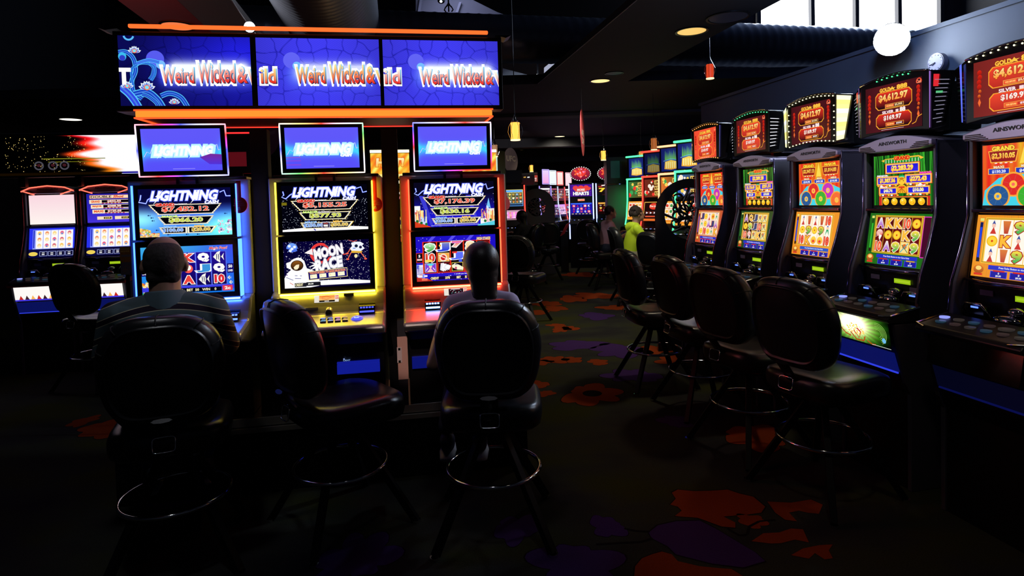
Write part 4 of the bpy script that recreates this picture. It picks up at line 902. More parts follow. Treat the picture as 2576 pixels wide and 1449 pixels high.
def pv_whitebelly(k=0):
    cv = Canvas(.44, .15, (255, 250, 245)); 
    for i in range(7): cv.poly([(.08+i*.12, .9), (.12+i*.12, .62), (.17+i*.12, .9)], ((200, 40, 30), (60, 30, 40), (250, 180, 90))[i % 3])
    cv.rect(0, .9, 1, 1, (60, 50, 220)); return cv
def pv_double():
    cv = Canvas(.42, .30)
    def fn(U, V): return 30+40*V, 30+20*V, 160+60*V
    cv.grid(fn, 6, 10); cv.rect(.07, .05, 1, .17, (225, 120, 60)); cv.rect(.08, .06, 1, .16, (250, 225, 190))
    cv.text('DOUBLE', .33, .11, .46, .075, (50, 25, 25), None, .03); cv.text('Shot', .72, .105, .24, .08, (225, 90, 50), None, .05, .3)
    for i, (a, b_) in enumerate((('GRAND', '$832.03'), ('MAJOR', '$388.38'), ('MAXI', '$120.68'))):
        y = .27+i*.17; x = .08+i*.03; cv.rect(x-.02, y-.06, .98, y+.075, (250, 230, 200)); cv.text(a, x+.12, y, .2, .07, (230, 70, 40), None, .05, out=(255, 235, 170), ow=.05); cv.rect(x+.26, y-.045, .96, y+.045, (12, 6, 16)); cv.text(b_, .62, y, .3, .065, (255, 235, 225), None, .04, out=(200, 50, 40), ow=.05)
        for k in range(6): cv.rect(x+.26+k*.08, y+.05, x+.31+k*.08, y+.075, (210, 50, 40)); cv.L -= 1
    for x in (.22, .62): cv.rect(x, .79, x+.34, .9, (250, 225, 190)); cv.rect(x+.15, .81, x+.32, .88, (16, 8, 12)); cv.text('$10.00', x+.235, .845, .12, .045, (250, 220, 110), None, .03)
    return cv
def pv_doublereels():
    cv = Canvas(.42, .30, (40, 50, 240)); cv.rect(.08, .06, .97, .72, (150, 165, 255)); cv.rect(.09, .07, .12, .68, (30, 40, 190))
    for i in range(5):
        x = .15+i*.165; cv.rect(x, .08, x+.15, .7, (255, 252, 250))
        for j in range(3): y = .18+j*.21; c = ((250, 190, 60), (240, 120, 60), (250, 210, 110), (225, 40, 110), (210, 60, 90))[(i+j) % 5]; cv.ell(x+.075, y, .045, .07, c, 12, (255, 235, 210)); cv.ell(x+.075, y+.02, .02, .03, (60, 130, 220) if (i+j) % 3 == 0 else (255, 250, 200), 8)
    cv.rect(.0, .72, 1, 1, (12, 10, 60)); cv.ell(.1, .88, .1, .07, (240, 210, 90), 14)
    for i in range(4): x = .24+i*.19; cv.rect(x, .8, x+.17, .96, (180, 190, 255)); cv.rect(x+.008, .81, x+.162, .95, (14, 12, 50)); cv.rect(x+.05, .84, x+.11, .86, (250, 250, 255)); cv.rect(x+.05, .89, x+.11, .92, (250, 250, 255))
    return cv
def pv_flameline(w=1.9, h=.42):
    cv = Canvas(w, h, (4, 3, 10))
    rs = np.random.RandomState(5)
    def fn(U, V):
        e = U-(.585+.05*np.sin(V*9)+.03*np.sin(V*23)-.10*(1-V)*(1-V)); h_ = np.clip(e/.05, 0, 1); o = np.exp(-(np.maximum(-e, 0)/.035)**2)
        r = 255*np.maximum(h_, o*1.0); g = 255*h_+150*o*(1-h_)*np.clip(V+.0, .05, 1); b = 245*h_+20*o; dk = (V > .93); return r*(1-dk)+20*dk, g*(1-dk)+10*dk, b*(1-dk)+150*dk*(U > .7)
    cv.grid(fn, 120, 40)
    for i in range(160): x = .2+rs.rand()*.35; cv.ell(x, rs.rand()*.92, rs.uniform(.0008, .0022), None, (255, 220, 130), 5); cv.L -= 1
    cv.rect(.36, .58, .63, .6, (130, 130, 30)); cv.rect(.38, .66, .6, .675, (110, 110, 20))
    for x in (.34, .40, .45): cv.ring(x, .76, .018, .007, (72, 70, 80), 14); cv.ell(x, .75, .009, .04, (60, 22, 30), 8)
    for k in range(6): x = .78+k*.015; cv.line([(x, .72+.02*(k % 2)), (x+.02, .84-.02*(k % 3))], .004, (200, 40, 60))
    cv.rect(.7, .985, .78, .995, (230, 240, 250))
    return cv
def pv_flame(k=0):
    cv = Canvas(.42, .28)
    def fn(U, V): n = np.sin(U*14+k)*np.cos(V*9+U*5)+.6*np.sin(U*31+V*17); return 250+0*U, 170+55*n, 40+50*np.maximum(n, 0)
    cv.grid(fn, 50, 30); cv.text('HOT!', .5, .36, .7, .3, (255, 245, 190), (255, 190, 70), .06, .1, out=(225, 90, 20), ow=.04); cv.rect(.15, .82, .85, .93, (255, 235, 140)); return cv
def pv_fire_info(k=0):
    cv = Canvas(.42, .28, (70, 8, 10))
    for j in range(4): cv.rect(.03, .08+j*.22, .55, .26+j*.22, (255, 215, 150)); cv.rect(.05, .11+j*.22, .53, .23+j*.22, (60, 10, 16)); cv.text('$%d00' % (9-j), .3, .17+j*.22, .3, .09, (255, 235, 200), None, .05)
    cv.text('TOP', .76, .2, .3, .12, (255, 235, 230), None, .06); cv.text('AWARD', .78, .38, .3, .1, (250, 120, 150), None, .06); cv.ell(.78, .68, .12, None, (250, 240, 250), 14); return cv
def pv_fire_reels(k=0):
    cv = Canvas(.42, .28, (205, 30, 20)); rs = random.Random(k)
    cv.rect(.03, .04, .97, .12, (255, 200, 110)); cv.rect(.03, .74, .97, .78, (255, 230, 150)); cv.rect(.0, .84, 1, 1, (240, 80, 40))
    for i in range(14): cv.ell(.08+rs.random()*.86, .2+rs.random()*.48, rs.uniform(.03, .07), None, rs.choice(((255, 215, 110), (30, 30, 90), (250, 250, 240), (235, 120, 60))), 10)
    return cv
def pv_generic(c0, c1, n=18, seed=0, w=.4, h=.3, title=None, tc=(255, 255, 255), to=(200, 30, 40)):
    cv = Canvas(w, h); rs = random.Random(seed)
    def fn(U, V): return c0[0]+(c1[0]-c0[0])*V, c0[1]+(c1[1]-c0[1])*V, c0[2]+(c1[2]-c0[2])*V
    cv.grid(fn, 4, 8)
    pal = (c0, c1, (255, 240, 235), (255, 190, 80), (230, 60, 50), (250, 250, 255))
    def pc(): q = rs.choice(pal); f = rs.uniform(.7, 1.15); return tuple(min(255, q[k]*f) for k in range(3))
    if n >= 10:
        cv.rect(.03, .03, .97, .15, pc()); cv.rect(.03, .86, .97, .97, tuple(q*.35 for q in c1))
        for i in range(5):
            cv.rect(.05+i*.185, .18, .22+i*.185, .84, tuple(q*.35 for q in c0) if seed % 2 else tuple(min(255, q*1.25+20) for q in c0))
            for j in range(3):
                x, y, c_ = .135+i*.185, .29+j*.22, pc(); q = rs.random()
                if q < .35: cv.text(rs.choice('AKQJ9'), x, y, .10, .15, c_, None, .06)
                elif q < .6: cv.poly([(x-.06, y), (x, y-.09), (x+.06, y), (x, y+.09)], c_, pc())
                elif q < .8: cv.rect(x-.06, y-.08, x+.06, y+.08, c_, pc())
                else: cv.poly([(x-.05, y-.07), (x+.06, y-.04), (x+.02, y+.08), (x-.06, y+.05)], c_, pc())
    else:
        for i in range(n): x, y = rs.random()*.8+.1, rs.random()*.8+.1; cv.poly([(x-.1, y-.03), (x+.09, y-.06), (x+.1, y+.05), (x-.08, y+.06)], pc())
    if title:
        for j, t in enumerate(title): cv.text(t, .5, .5 if len(title) == 1 else .3+.42*j, .8, .22 if len(title) > 1 else .3, tc, None, .05, out=to, ow=.06)
    return cv
# ------------------------------------------------ left bank under the big sign
LO = Vector((-1.062, 3.4, 0)); LA = math.atan2(.169, .9856); LV = Vector((math.cos(LA), math.sin(LA), 0)); LUU = Vector((-math.sin(LA), math.cos(LA), 0))
def LP(x, y, z=0): return LO+LV*x+LUU*y+Vector((0, 0, z))
def arcpts(c, r, a0, a1, n): return [(c[0]+r*math.cos(a0+(a1-a0)*i/n), c[1]+r*math.sin(a0+(a1-a0)*i/n)) for i in range(n+1)]
def led_frame(parent, w, h, cx, y, cz, t, cols, tilt, name='led_frame'):
    """thin glowing rounded frame whose colour runs round the edge"""
    P = []
    for k in range(96):
        a = k/96*4; side = int(a); f = a-side
        x, z = ((-w/2+w*f, h/2), (w/2, h/2-h*f), (w/2-w*f, -h/2), (-w/2, -h/2+h*f))[side]
        P.append((cx+x, y+z*math.sin(tilt), cz+z*math.cos(tilt)))
    mb = MB(); mb.tube(P, t, 6, closed=True)
    def cf(co):
        a = math.atan2(co.z-cz, (co.x-cx)*h/w)/6.2832 % 1*len(cols); i = int(a) % len(cols); f = a-int(a)
        return tuple(cols[i][k]*(1-f)+cols[(i+1) % len(cols)][k]*f for k in range(3))
    return mb.build(name, LEDCOL, parent, smooth=True, colfn=cf)
def make_lightning(label, off, ltop, top, low, ledc, leds, framec, info, bill_x, bill_c, tray, dome=True):
    p = LP(off, 0); t = thing('slot_machine', label, 'slot machine', (p.x, p.y, .43), LA); dz = -.43
    def B(): return MB()
    def sh(mb): mb.v = [(a, b, c+dz) for a, b, c in mb.v]; return mb
    mb = B(); mb.prismx([(.12,.43),(.03,.43),(.02,.80),(-.03,.86),(.08,.90),(.09,1.79),(.47,1.79),(.47,.43)], -.298, .298)
    sh(mb).build('cabinet', BLACK, t, bevel=.004)
    mb = B(); mb.box(-.318, .318, .068, .24, 1.115, 1.772); sh(mb).build('side_surround', SILVER, t, bevel=.008)
    mb = B(); mb.prismx([(.09,1.125),(.012,1.105),(-.02,1.035),(-.05,.99),(-.235,.955),(-.25,.935),(-.22,.905),(-.05,.862),(.09,.862)], -.318, .318)
    con = sh(mb).build('console', SILVER, t, bevel=.012)
    mb = B(); mb.box(-.262, .262, 0, .07, 1.447, 1.747); sh(mb).build('upper_screen_case', GLOSSB, t, bevel=.004)
    mb = B(); mb.box(-.264, .264, -.006, .07, 1.113, 1.439); sh(mb).build('lower_screen_case', GLOSSB, t, bevel=.004)
    top.build('upper_screen', t, 0, -.0025, 1.594+dz); low.build('lower_screen', t, 0, -.0085, 1.277+dz)
    for z0, z1, w in ((1.45, 1.744, .268), (1.117, 1.436, .270)):
        for s_ in (-1, 1):
            mb = B(); mb.box(min(s_*(w-.006), s_*w), max(s_*(w-.006), s_*w), -.008, .05, z0, z1); sh(mb).build('led_strip', emit('led_'+ledc, leds[0], leds[1]), t)
    mb = B(); mb.box(-.262, .262, -.016, -.004, 1.104, 1.112); sh(mb).build('led_underglow', emit('glow_'+ledc, leds[0], leds[1]*4), t)
    tl = math.radians(-5)
    mb = B(); mb.obox((0, .012, 1.932+dz), (.224, 0, 0), (0, .02, -.0), (0, math.sin(tl)*.137, math.cos(tl)*.137)); mon = mb.build('topper_monitor', GLOSSB, t, bevel=.006)
    ltop.build('topper_screen', t, 0, -.013, 1.934+dz, tl)
    led_frame(t, .454, .279, 0, -.004, 1.932+dz, .0042, framec, tl, 'topper_led_frame')
    mb = B(); mb.bar((-.05, .05, 1.75), (-.05, .04, 1.86), .014); mb.bar((.05, .05, 1.75), (.05, .04, 1.86), .014); mb.box(-.07, .07, .03, .05, 1.80, 1.83); sh(mb).build('topper_stand', DARKM, t)
    # console fittings
    info.build('info_display', t, -.012, -.004, 1.076+dz, math.radians(20))
    mb = B(); mb.box(.085, .14, -.012, .012, 1.086, 1.1); sh(mb).build('card_slot', BLACK, t)
    bx = bill_x
    mb = B(); mb.prismx([(-.02,1.045),(-.055,1.03),(-.075,.993),(-.03,.985)], bx-.045, bx+.045); sh(mb).build('bill_acceptor', GLOSSB, t)
    mb = B()
    for i in range(5): mb.box(bx-.038+i*.016, bx-.038+i*.016+.011, -.062, -.05, 1.018, 1.026)
    mb.box(bx-.04, bx+.04, -.078, -.062, .997, 1.005); sh(mb).build('bill_acceptor_light', emit('bill_'+ledc, bill_c[0], bill_c[1]), t)
    lx = .003 if bx > 0 else -.01
    mb = B(); mb.cyl((lx, -.03, 1.012+dz), (lx, -.052, 1.003+dz), .021, 20); lk = mb.build('lock_ring', CHROME, t, smooth=False)
    MB().cyl((lx, -.05, 1.004+dz), (lx, -.0535, 1.0025+dz), .017, 20).build('lock_hole', BLACK, lk)
    mb = B(); mb.obox((-.09 if bx > 0 else .07, -.030, 1.022+dz), (.034, 0, 0), (0, .002, -.001), (0, -.006, .011)); mb.build('instruction_label', mat('grey_label', (.25, .24, .22), .5), t)
    if bx > 0: mb = B(); mb.obox((-.15, -.032, 1.018+dz), (.024, 0, 0), (0, .003, 0), (0, -.005, .011)); mb.build('ticket_printer', emit('ticket_blue', (.12, .2, 1), 1.1), t)
    b0 = -.02 if bx > 0 else -.09; nb = 4 if bx > 0 else 2; cols = [(.2,.3,.9),(.12,.2,.7),(.7,.25,.6),(.55,.3,.2),(.1,.4,.7),(.35,.45,.8),(.8,.4,.6),(.8,.5,.2)]
    for r_ in range(2):
        for i in range(nb if (r_ or nb < 4) else nb):
            cx = b0+i*.039+(.006 if r_ else 0); cy = -.115-r_*.038; cz = .99-(.0+(-cy-.05)/.185*.035)
            bt = MB(); bt.box(cx-.016, cx+.016, cy-.012, cy+.012, cz-.002+dz, cz+.006+dz); b1 = bt.build('button', CHROME, t, bevel=.002)
            bt = MB(); bt.box(cx-.012, cx+.012, cy-.009, cy+.009, cz+.006+dz, cz+.008+dz); q = cols[r_*4+i]; bt.build('button_cap', emit('cap%d' % (r_*4+i), q, .9), b1)
    if dome:
        mb = MB(); mb.ell((.165, -.135, .972+dz), (.034, .026, .02), 20, 10); mb.build('play_button', emit('play_blue', (.10, .10, .95), 1.0, (.1, .1, .3)), t, smooth=True)
        cv = Canvas(.03, .01, (100, 140, 255)); cv.text('PLAY', .5, .5, .9, .8, (230, 240, 255), None, .04)
        cv.build('play_lettering', t, .165, -.158, .986+dz, math.radians(38), m=DISPLAY_SMALL)
    if tray: mb = B(); mb.box(tray[0], tray[1], .0, .03, .632, .685); mb.box(tray[0], tray[1], .002, .03, .69, .700); sh(mb).build('coin_tray_light', emit('tray_blue_%s' % ledc, (.01, .02, .5), tray[2]), t)
    if dome:
        cv = Canvas(.05, .02, None); cv.text('CRNT', .5, .6, .8, .45, (120, 150, 200), None, .03); cv.ell(.2, .15, .09, None, (140, 160, 220)); cv.build('belly_lettering', t, .085, .005, .712+dz, m=DISPLAY_SMALL)
    return t
def info_card(kind):
    cv = Canvas(.135, .042, (235, 228, 215)); 
    if kind == 1: cv.rect(.2, .05, .84, .72, (250, 130, 40), (255, 200, 120)); cv.rect(.2, .72, .84, .95, (15, 10, 10)); cv.rect(.42, .8, .6, .88, (240, 235, 230)); cv.line([(.3, .3), (.5, .15), (.7, .4), (.5, .6), (.3, .5)], .02, (230, 90, 30))
    else:
        cv.rect(.2, .05, .84, .95, (20, 8, 20)); rs = random.Random(kind)
        for i in range(14): cv.ell(.25+rs.random()*.55, .3+rs.random()*.4, .015, None, rs.choice(((90, 220, 220), (240, 240, 240), (120, 70, 120))), 6)
        cv.rect(.3, .08, .7, .2, (200, 190, 190)); cv.rect(.42, .82, .6, .9, (240, 235, 230))
    for x, y in ((.87, .1), (.94, .1), (.87, .4), (.94, .4)): cv.rect(x, y, x+.045, y+.2, (235, 60, 50))
    return cv
Wt, Bl, Rd, Gn, Yl = (.85, .85, 1.1), (.08, .10, 1.6), (1.6, .05, .03), (.15, .9, .15), (1.1, .8, .25)
SP = .737
make_lightning('slot machine with blue edge lights and ocean screen, behind the man', -SP, pv_ltop(0), pv_reef_top(), pv_reef_reels(), 'blue', ((.035, .12, 1), 6.5), [Bl, Rd, Wt, Bl, Rd, Wt, Bl, Wt, Rd, Bl, Wt, Bl], info_card(2), .22, ((.1, .2, 1), 3), None, dome=False)
make_lightning('slot machine with yellow edge lights and astronaut screen, nobody playing', 0, pv_ltop(1), pv_moon_top(), pv_moon_race(), 'yellow', ((1, .70, .03), 6), [Yl, Gn, Wt, Rd, Yl, Wt, Bl, Wt, Gn, Rd, Yl, Wt], info_card(1), .215, ((.08, .10, 1), 1.6), (.03, .27, .55))
make_lightning('slot machine with red edge lights and night city screen, behind the woman', SP, pv_ltop(2), pv_city_top(), pv_city_reels(), 'red', ((1, .045, .016), 9), [Bl, Wt, Rd, Wt, Bl, Rd, Wt, Bl, Rd, Rd], info_card(3), -.15, ((.15, .35, 1), 9), (-.28, -.10, .3))
# shared base with steel edge
p = LP(0, 0); t = thing('machine_base', 'long black base with steel edge strip under the three left machines', 'base', (p.x, p.y, 0), LA)
MB().box(-1.15, 1.13, -.02, .52, 0, .43).build('plinth', BLACK, t, bevel=.004)
MB().box(-1.15, 1.13, -.032, -.0205, .385, .43).build('edge_strip', STEEL, t)
MB().box(-1.15, 1.13, -.045, -.0205, .352, .378).build('edge_strip', STEEL, t)
# posts
for off, lb in ((-.365, 'black post between the blue-lit and yellow-lit machines, holding the sign'), (.368, 'black post between the yellow-lit and red-lit machines, holding the sign')):
    p = LP(off, .12); t = thing('sign_post', lb, 'post', (p.x, p.y, .43), LA)
    MB().box(-.047, .047, -.03, .05, 0, 1.625).build('post', mat('post_black', (.0025, .002, .003), .6, spec=.2), t)
    MB().box(-.046, .046, -.045, .065, 0, .012).build('foot_plate', DARKM, t)
    if off < 0:
        for dx in (.075, .098): MB().tube([(dx, .02, 1.33), (dx, .02, 1.14)], .004, 6).build('light_tube', emit('tube_amber', (1, .6, .2), 1.4), t); MB().box(dx-.005, dx+.005, .02, .03, 1.10, 1.135).build('tube_holder', DARKM, t)
        MB().box(.047, .105, .02, .03, 1.09, 1.10).build('tube_arm', DARKM, t)
# overhead sign
p = LP(0, -.08); t = thing('overhead_sign', 'wide overhead sign of three blue screens with glowing orange bars', 'sign', (p.x, p.y, 2.05), LA)
MB().box(-1.03, 1.035, .012, .12, .09, .505).build('housing', BLACK, t, bevel=.004)
for i in range(3):
    cx = (-.676, .008, .683)[i]
    pv_sign(i).build('sign_screen', t, cx, .008, .297)
ORB = emit('orange_bar', (1, .30, .03), 1.1); ORT = emit('orange_tube', (1, .12, .02), 1.6)
MB().box(-.945, .955, -.01, .012, .518, .538).build('top_light_bar', ORT, t, bevel=.006)
MB().box(-.93, .965, -.012, .02, .048, .084).build('bottom_light_bar', ORB, t, bevel=.006)
for z in (.046, .087): MB().box(-.935, .97, -.016, -.006, z-.004, z+.004).build('orange_edge_line', emit('orange_edge', (1, .06, .01), 2.2), t)
for s_ in (-.93, .965): MB().bar((s_, .0, .046), (s_*.985, .42, .048), .008).build('side_light_line', emit('orange_edge', (1, .06, .01), 2.2), t)
MB().box(-.92, .94, .415, .424, .045, .052).build('rear_light_line', emit('red_line', (1, .035, .02), 1.7), t)
MB().box(-.92, .95, .02, .42, .05, .08).build('underside_panel', mat('sign_underside', (.02, .005, .008), .4), t)
MB().prismy([(-1.06, .505), (-1.09, .515), (-1.0, .515)], .0, .1).build('corner_cap', DARKM, t); MB().prismy([(1.06, .50), (1.09, .515), (1.0, .515)], .0, .1).build('corner_cap', DARKM, t)
MB().prismz([(-1.03, .02), (-1.03, .12), (-.93, .42), (-.93, .02)], .085, .09).build('side_wing', mat('wing_grey', (.12, .12, .16), .4), t)
# promo tags hanging between machines
def promo_tag(px, py, y, r, label, col=(.55, .01, .012), txt=True, strap=.2, rot=0, em=.35):
    p = atY(px, py, y); t = thing('promo_tag', label, 'hanging tag', p, rot)
    m = mat('tag_red', (.85, .02, .02), .4)
    MB().tube([(0, .002, 0), (0, -.002, 0)], r, 28).build('disc', m, t)
    MB().box(-r*.28, r*.28, -.001, .001, r*.8, r+strap).build('strap', m, t)
    if txt:
        cv = Canvas(r*1.7, r*1.7, None)
        for i, s_ in enumerate(('INSERT', 'YOUR CARD', 'BE REWARDED')): cv.text(s_, .5, .24+i*.14, (.45, .75, .85)[i], .085, (235, 150, 140), None, .02)
        cv.poly([(.38, .85), (.44, .62), (.56, .62), (.6, .85), (.5, .85), (.5, .7), (.46, .7), (.46, .85)], (235, 200, 190)); cv.build('tag_lettering', t, 0, -.004, 0, m=PRINT)
    return t
promo_tag(602, 516, 3.32, .045, 'red round tag hanging beside the blue-lit machine', em=.2, strap=.09)
promo_tag(944, 514, 3.45, .042, 'red round tag hanging beside the yellow-lit machine', em=.6, strap=.12)
promo_tag(1272, 512, 3.75, .042, 'blank red round tag at the right edge of the red-lit machine', txt=False, em=.45, strap=.03, rot=.9)
promo_tag(998, 515, 3.62, .042, 'dark red round tag left of the red-lit machine', txt=False, em=.1, strap=.03, rot=-.8)
# posters between machines
def poster(px, py, y, w, h, c0, c1, label, lines=(), rot=0):
    p = atY(px, py, y); t = thing('poster', label, 'poster', p, rot)
    MB().box(-w/2, w/2, .002, .008, -h/2, h/2).build('board', BLACK, t)
    cv = Canvas(w, h, c0); cv.rect(0, .55, 1, 1, c1); cv.rect(.1, .28, .9, .36, tuple(q*1.2 for q in c1)); cv.ring(.6, .75, .2, .03, c0, 16); cv.ring(.35, .85, .12, .03, c0, 14)
    for i, s_ in enumerate(lines): cv.text(s_, .45, .08+i*.08, .75, .05, tuple(min(255, q*1.7+30) for q in c0), None, .02)
    cv.build('print', t, 0, 0, 0, m=PRINT)
    MB().box(-.012, .012, .010, .02, -p.z+.012, h*.3).build('stand_pole', BLACK, t); MB().box(-.07, .07, -.02, .05, -p.z, -p.z+.012).build('stand_foot', BLACK, t); return t
poster(317, 656, 4.25, .075, .20, (170, 110, 50), (110, 100, 110), 'small brown notice beside the blue-lit machine, left of the man', ('WEDNESDAY', 'BADGE'), LA)
poster(672, 664, 4.35, .09, .24, (60, 66, 150), (150, 60, 60), 'dark blue and red poster seen between the first two machines', ('SUNDAY', 'LUCKY', 'BADGE', 'DRAW'), LA)
poster(999, 655, 4.35, .095, .23, (230, 110, 30), (190, 80, 60), 'orange brown poster seen beside the second post', (), LA)
# power box between yellow and red machines
p = atY(1013, 898, 3.44); t = thing('power_box', 'pale red-lit metal box with black-dotted plate low beside the second post', 'box', (p.x, p.y, .43), LA)
zb_ = p.z-.43
MB().box(-.025, .025, 0, .06, 0, .50).build('housing', mat('dark_box', (.03, .03, .04), .5), t)
MB().box(-.028, .030, -.006, -.0005, zb_-.13, zb_+.12).build('cover', mat('cover_red_lit', (.85, .50, .42), .5), t)  # red light falling on the pale cover put into its colour
ck = MB().box(-.031, -.004, -.010, -.0065, zb_-.03, zb_+.06).build('plate', mat('plate_pale', (.9, .75, .75), .5), t)
for z in (zb_-.022, zb_+.05): MB().box(-.024, -.012, -.013, -.0105, z-.006, z+.006).build('bolt', BLACK, ck)

# ------------------------------------------------ curved-topper machines along the right wall
HEADM = mat('head_silver', (.55, .48, .68), .38, .55)
PURP_REFL = mat('chrome_purple_reflection', (.35, .28, .55), .15, 1)  # purple reflections put into the chrome's own colour
def make_arch(label, loc, rot, top, up, low, belly, arm=((.6, .04, .2), .2), wing=None, bulbs=None, lime=(.35, .75, .02), topc=None, head=HEADM, name='slot_machine', lit_edges=None, letter=(6, 6, 12)):
    t = thing(name, label, 'slot machine', loc, rot)
    S_ = [(-.0, 1.86), (.0, 1.46), (-.045, 1.30), (-.10, 1.14), (-.12, 1.0), (-.12, .90), (-.27, .90), (-.20, .58), (-.17, .52), (-.17, 0), (.42, 0), (.42, 1.86)]
    MB().prismx([(.035, 1.87), (.035, 1.47), (-.0, 1.30), (-.03, 1.13), (-.02, 1.0), (-.10, .90), (-.25, .90), (-.19, .60), (-.16, .52), (-.16, .0), (.42, 0), (.42, 1.87)], -.225, .225).build('cabinet', BLACK, t)
    for s_ in (-1, 1):
        MB().prismx(S_, min(s_*.226, s_*.25), max(s_*.226, s_*.25)).build('side_panel', GREYTEX, t, bevel=.004)
        MB().tube([(s_*.25, y, z) for y, z in ((-.004, 1.86), (-.006, 1.46), (-.05, 1.30), (-.106, 1.14), (-.126, 1.0))], .0045, 8).build('edge_trim', PURP_REFL if not lit_edges else mat('chrome_red_reflection', (.8, .12, .14), .2, 1), t, smooth=True)  # red variant has its reflections put into the chrome colour
    # arched head
    P = [(-.25, 1.835)]+[(-.25+.5*i/16, 1.862+.042*math.sin(math.pi*i/16)) for i in range(17)]+[(.25, 1.835), (.16, 1.82), (-.16, 1.82)]
    MB().prismy(P, -.035, .3).build('head', head, t, bevel=.006)
    cv = Canvas(.2, .03, None); cv.text('AINSWORTH', .5, .5, .95, .62, letter, None, .02); cv.build('head_lettering', t, 0, -.037, 1.866, m=PRINT)
    for s_ in (-1, 1):
        g = MB()
        for k in range(4): g.box(min(s_*(.12+k*.012), s_*.235), max(s_*(.12+k*.012), s_*.235), -.0385, -.0355, 1.828+k*.008, 1.832+k*.008)
        g.build('speaker_grille', BLACK, t)
    up.build('upper_screen', t, 0, .028, 1.657); low.build('lower_screen', t, 0, -.010, 1.318, math.radians(9))
    MB().box(-.225, .225, -.012, .03, 1.478, 1.496).build('divider_trim', PURP_REFL, t, bevel=.004)
    MB().tube([(-.22, -.055, 1.155), (-.1, -.07, 1.148), (.1, -.07, 1.148), (.22, -.055, 1.155)], .008, 8).build('lower_trim', PURP_REFL, t, smooth=True)
    cv = Canvas(.11, .026, (150, 190, 20) if lime[1] > .4 else (120, 140, 15)); cv.rect(.06, .3, .94, .7, (170, 205, 40)); cv.build('credit_display', t, .06, -.034, 1.088)
    for x, z in ((-.13, 1.095), (.14, 1.05)): MB().box(x-.032, x+.032, -.034, -.0315, z-.013, z+.013).build('sticker', mat('mauve_sticker', (.2, .17, .24), .5), t)
    # chrome hoods with blue lights
    for cx in (-.15, .17):
        mb = MB(); mb.tube([(cx-.06, -.06, .985), (cx-.058, -.085, 1.02), (cx-.04, -.09, 1.045), (cx+.04, -.09, 1.045), (cx+.058, -.085, 1.02), (cx+.06, -.06, .985)], .006, 8); mb.build('hood_rim', CHROME, t, smooth=True)
        mb = MB(); mb.box(cx-.05, cx+.05, -.075, -.03, .97, 1.035); mb.build('bill_hood', GLOSSB, t, bevel=.01)
        MB().box(cx-.02, cx+.015, -.079, -.0755, 1.022, 1.030).build('hood_light', emit('hood_blue', (.08, .16, 1), 2.5), t)
    mb = MB(); mb.ell((.03, -.055, 1.03), (.04, .03, .022), 16, 8); mb.ell((0, -.07, .985), (.07, .035, .03), 16, 8); mb.build('centre_scoop', CHROME, t, smooth=True)
    # button deck
    mb = MB(); mb.prismx([(-.115, .985), (-.30, .945), (-.315, .925), (-.30, .905), (-.115, .905)], -.255, .255); dk = mb.build('button_deck', mat('deck_grey', (.03, .03, .035), .35), t, bevel=.006)
    MB().tube([(-.256, -.12, .985), (-.257, -.30, .948), (-.20, -.318, .94)], .005, 6).build('deck_trim', CHROME, t); MB().tube([(.256, -.12, .985), (.257, -.30, .948), (.20, -.318, .94)], .005, 6).build('deck_trim', CHROME, t)
    for i in range(12):
        r_ = i % 2; x = -.215+(i//2)*.075+(.03 if r_ else 0); y = -.18-.055*r_; z = .985-(-y-.115)/.185*.04
        wdt = .022 if i != 8 else .03
        bt = MB(); bt.cyl((x, y, z-.002), (x, y, z+.006), wdt, 16); bt.build('deck_button', emit('btn_glow' if i == 0 else 'btn_dim%d' % (i % 3), (.3, .35, 1) if i == 0 else ((.05, .03, .03), (.02, .06, .10), (.05, .04, .035))[i % 3], 1.0 if i == 0 else .5, (.08, .06, .06)), t)
    # belly
    if belly is not None: belly.build('belly_glass', t, 0, -.268, .83, math.radians(-10))
    else: MB().obox((0, -.266, .83), (.22, 0, 0), (0, .003, 0), (0, .012, .07)).build('belly_glass', GLOSSB, t)
    MB().obox((0, -.228, .69), (.22, 0, 0), (0, .004, 0), (0, -.016, .052)).build('lower_panel', emit('panel_navy' if belly else 'panel_dark', (.006, .012, .22) if belly else (.002, .003, .02), .45, (.02, .02, .1)), t)
    MB().box(-.215, .215, -.217, -.21, .628, .636).build('panel_light_line', emit('panel_line' if belly else 'panel_line_dim', (.03, .05, .8), 1.0 if belly else .08), t)
    # topper
    if top:
        N = 12
        def loopz(x): return 2.222+.028*math.cos(x/.235*math.pi/2), 1.912+.02*math.cos(x/.235*math.pi/2)
        xs_ = [-.235+.47*i/N for i in range(N+1)]
        P = [(x, loopz(x)[1]) for x in xs_]+[(x, loopz(x)[0]) for x in xs_[::-1]]
        MB().prismy(P, -.03, .10).build('topper_case', BLACK, t, bevel=.004)
        MB().tube([(x, -.032, loopz(x)[0]+.002) for x in xs_], .0055, 6).build('topper_rim', CHROME, t, smooth=True)
        MB().prismy([(-.20, 1.905), (.20, 1.905), (.24, 2.17), (-.24, 2.17)], .10, .34).build('topper_back', GLOSSB, t, bevel=.01)
        top.build('topper_screen', t, 0, -.032, 2.068)
        wm, wcv = wing
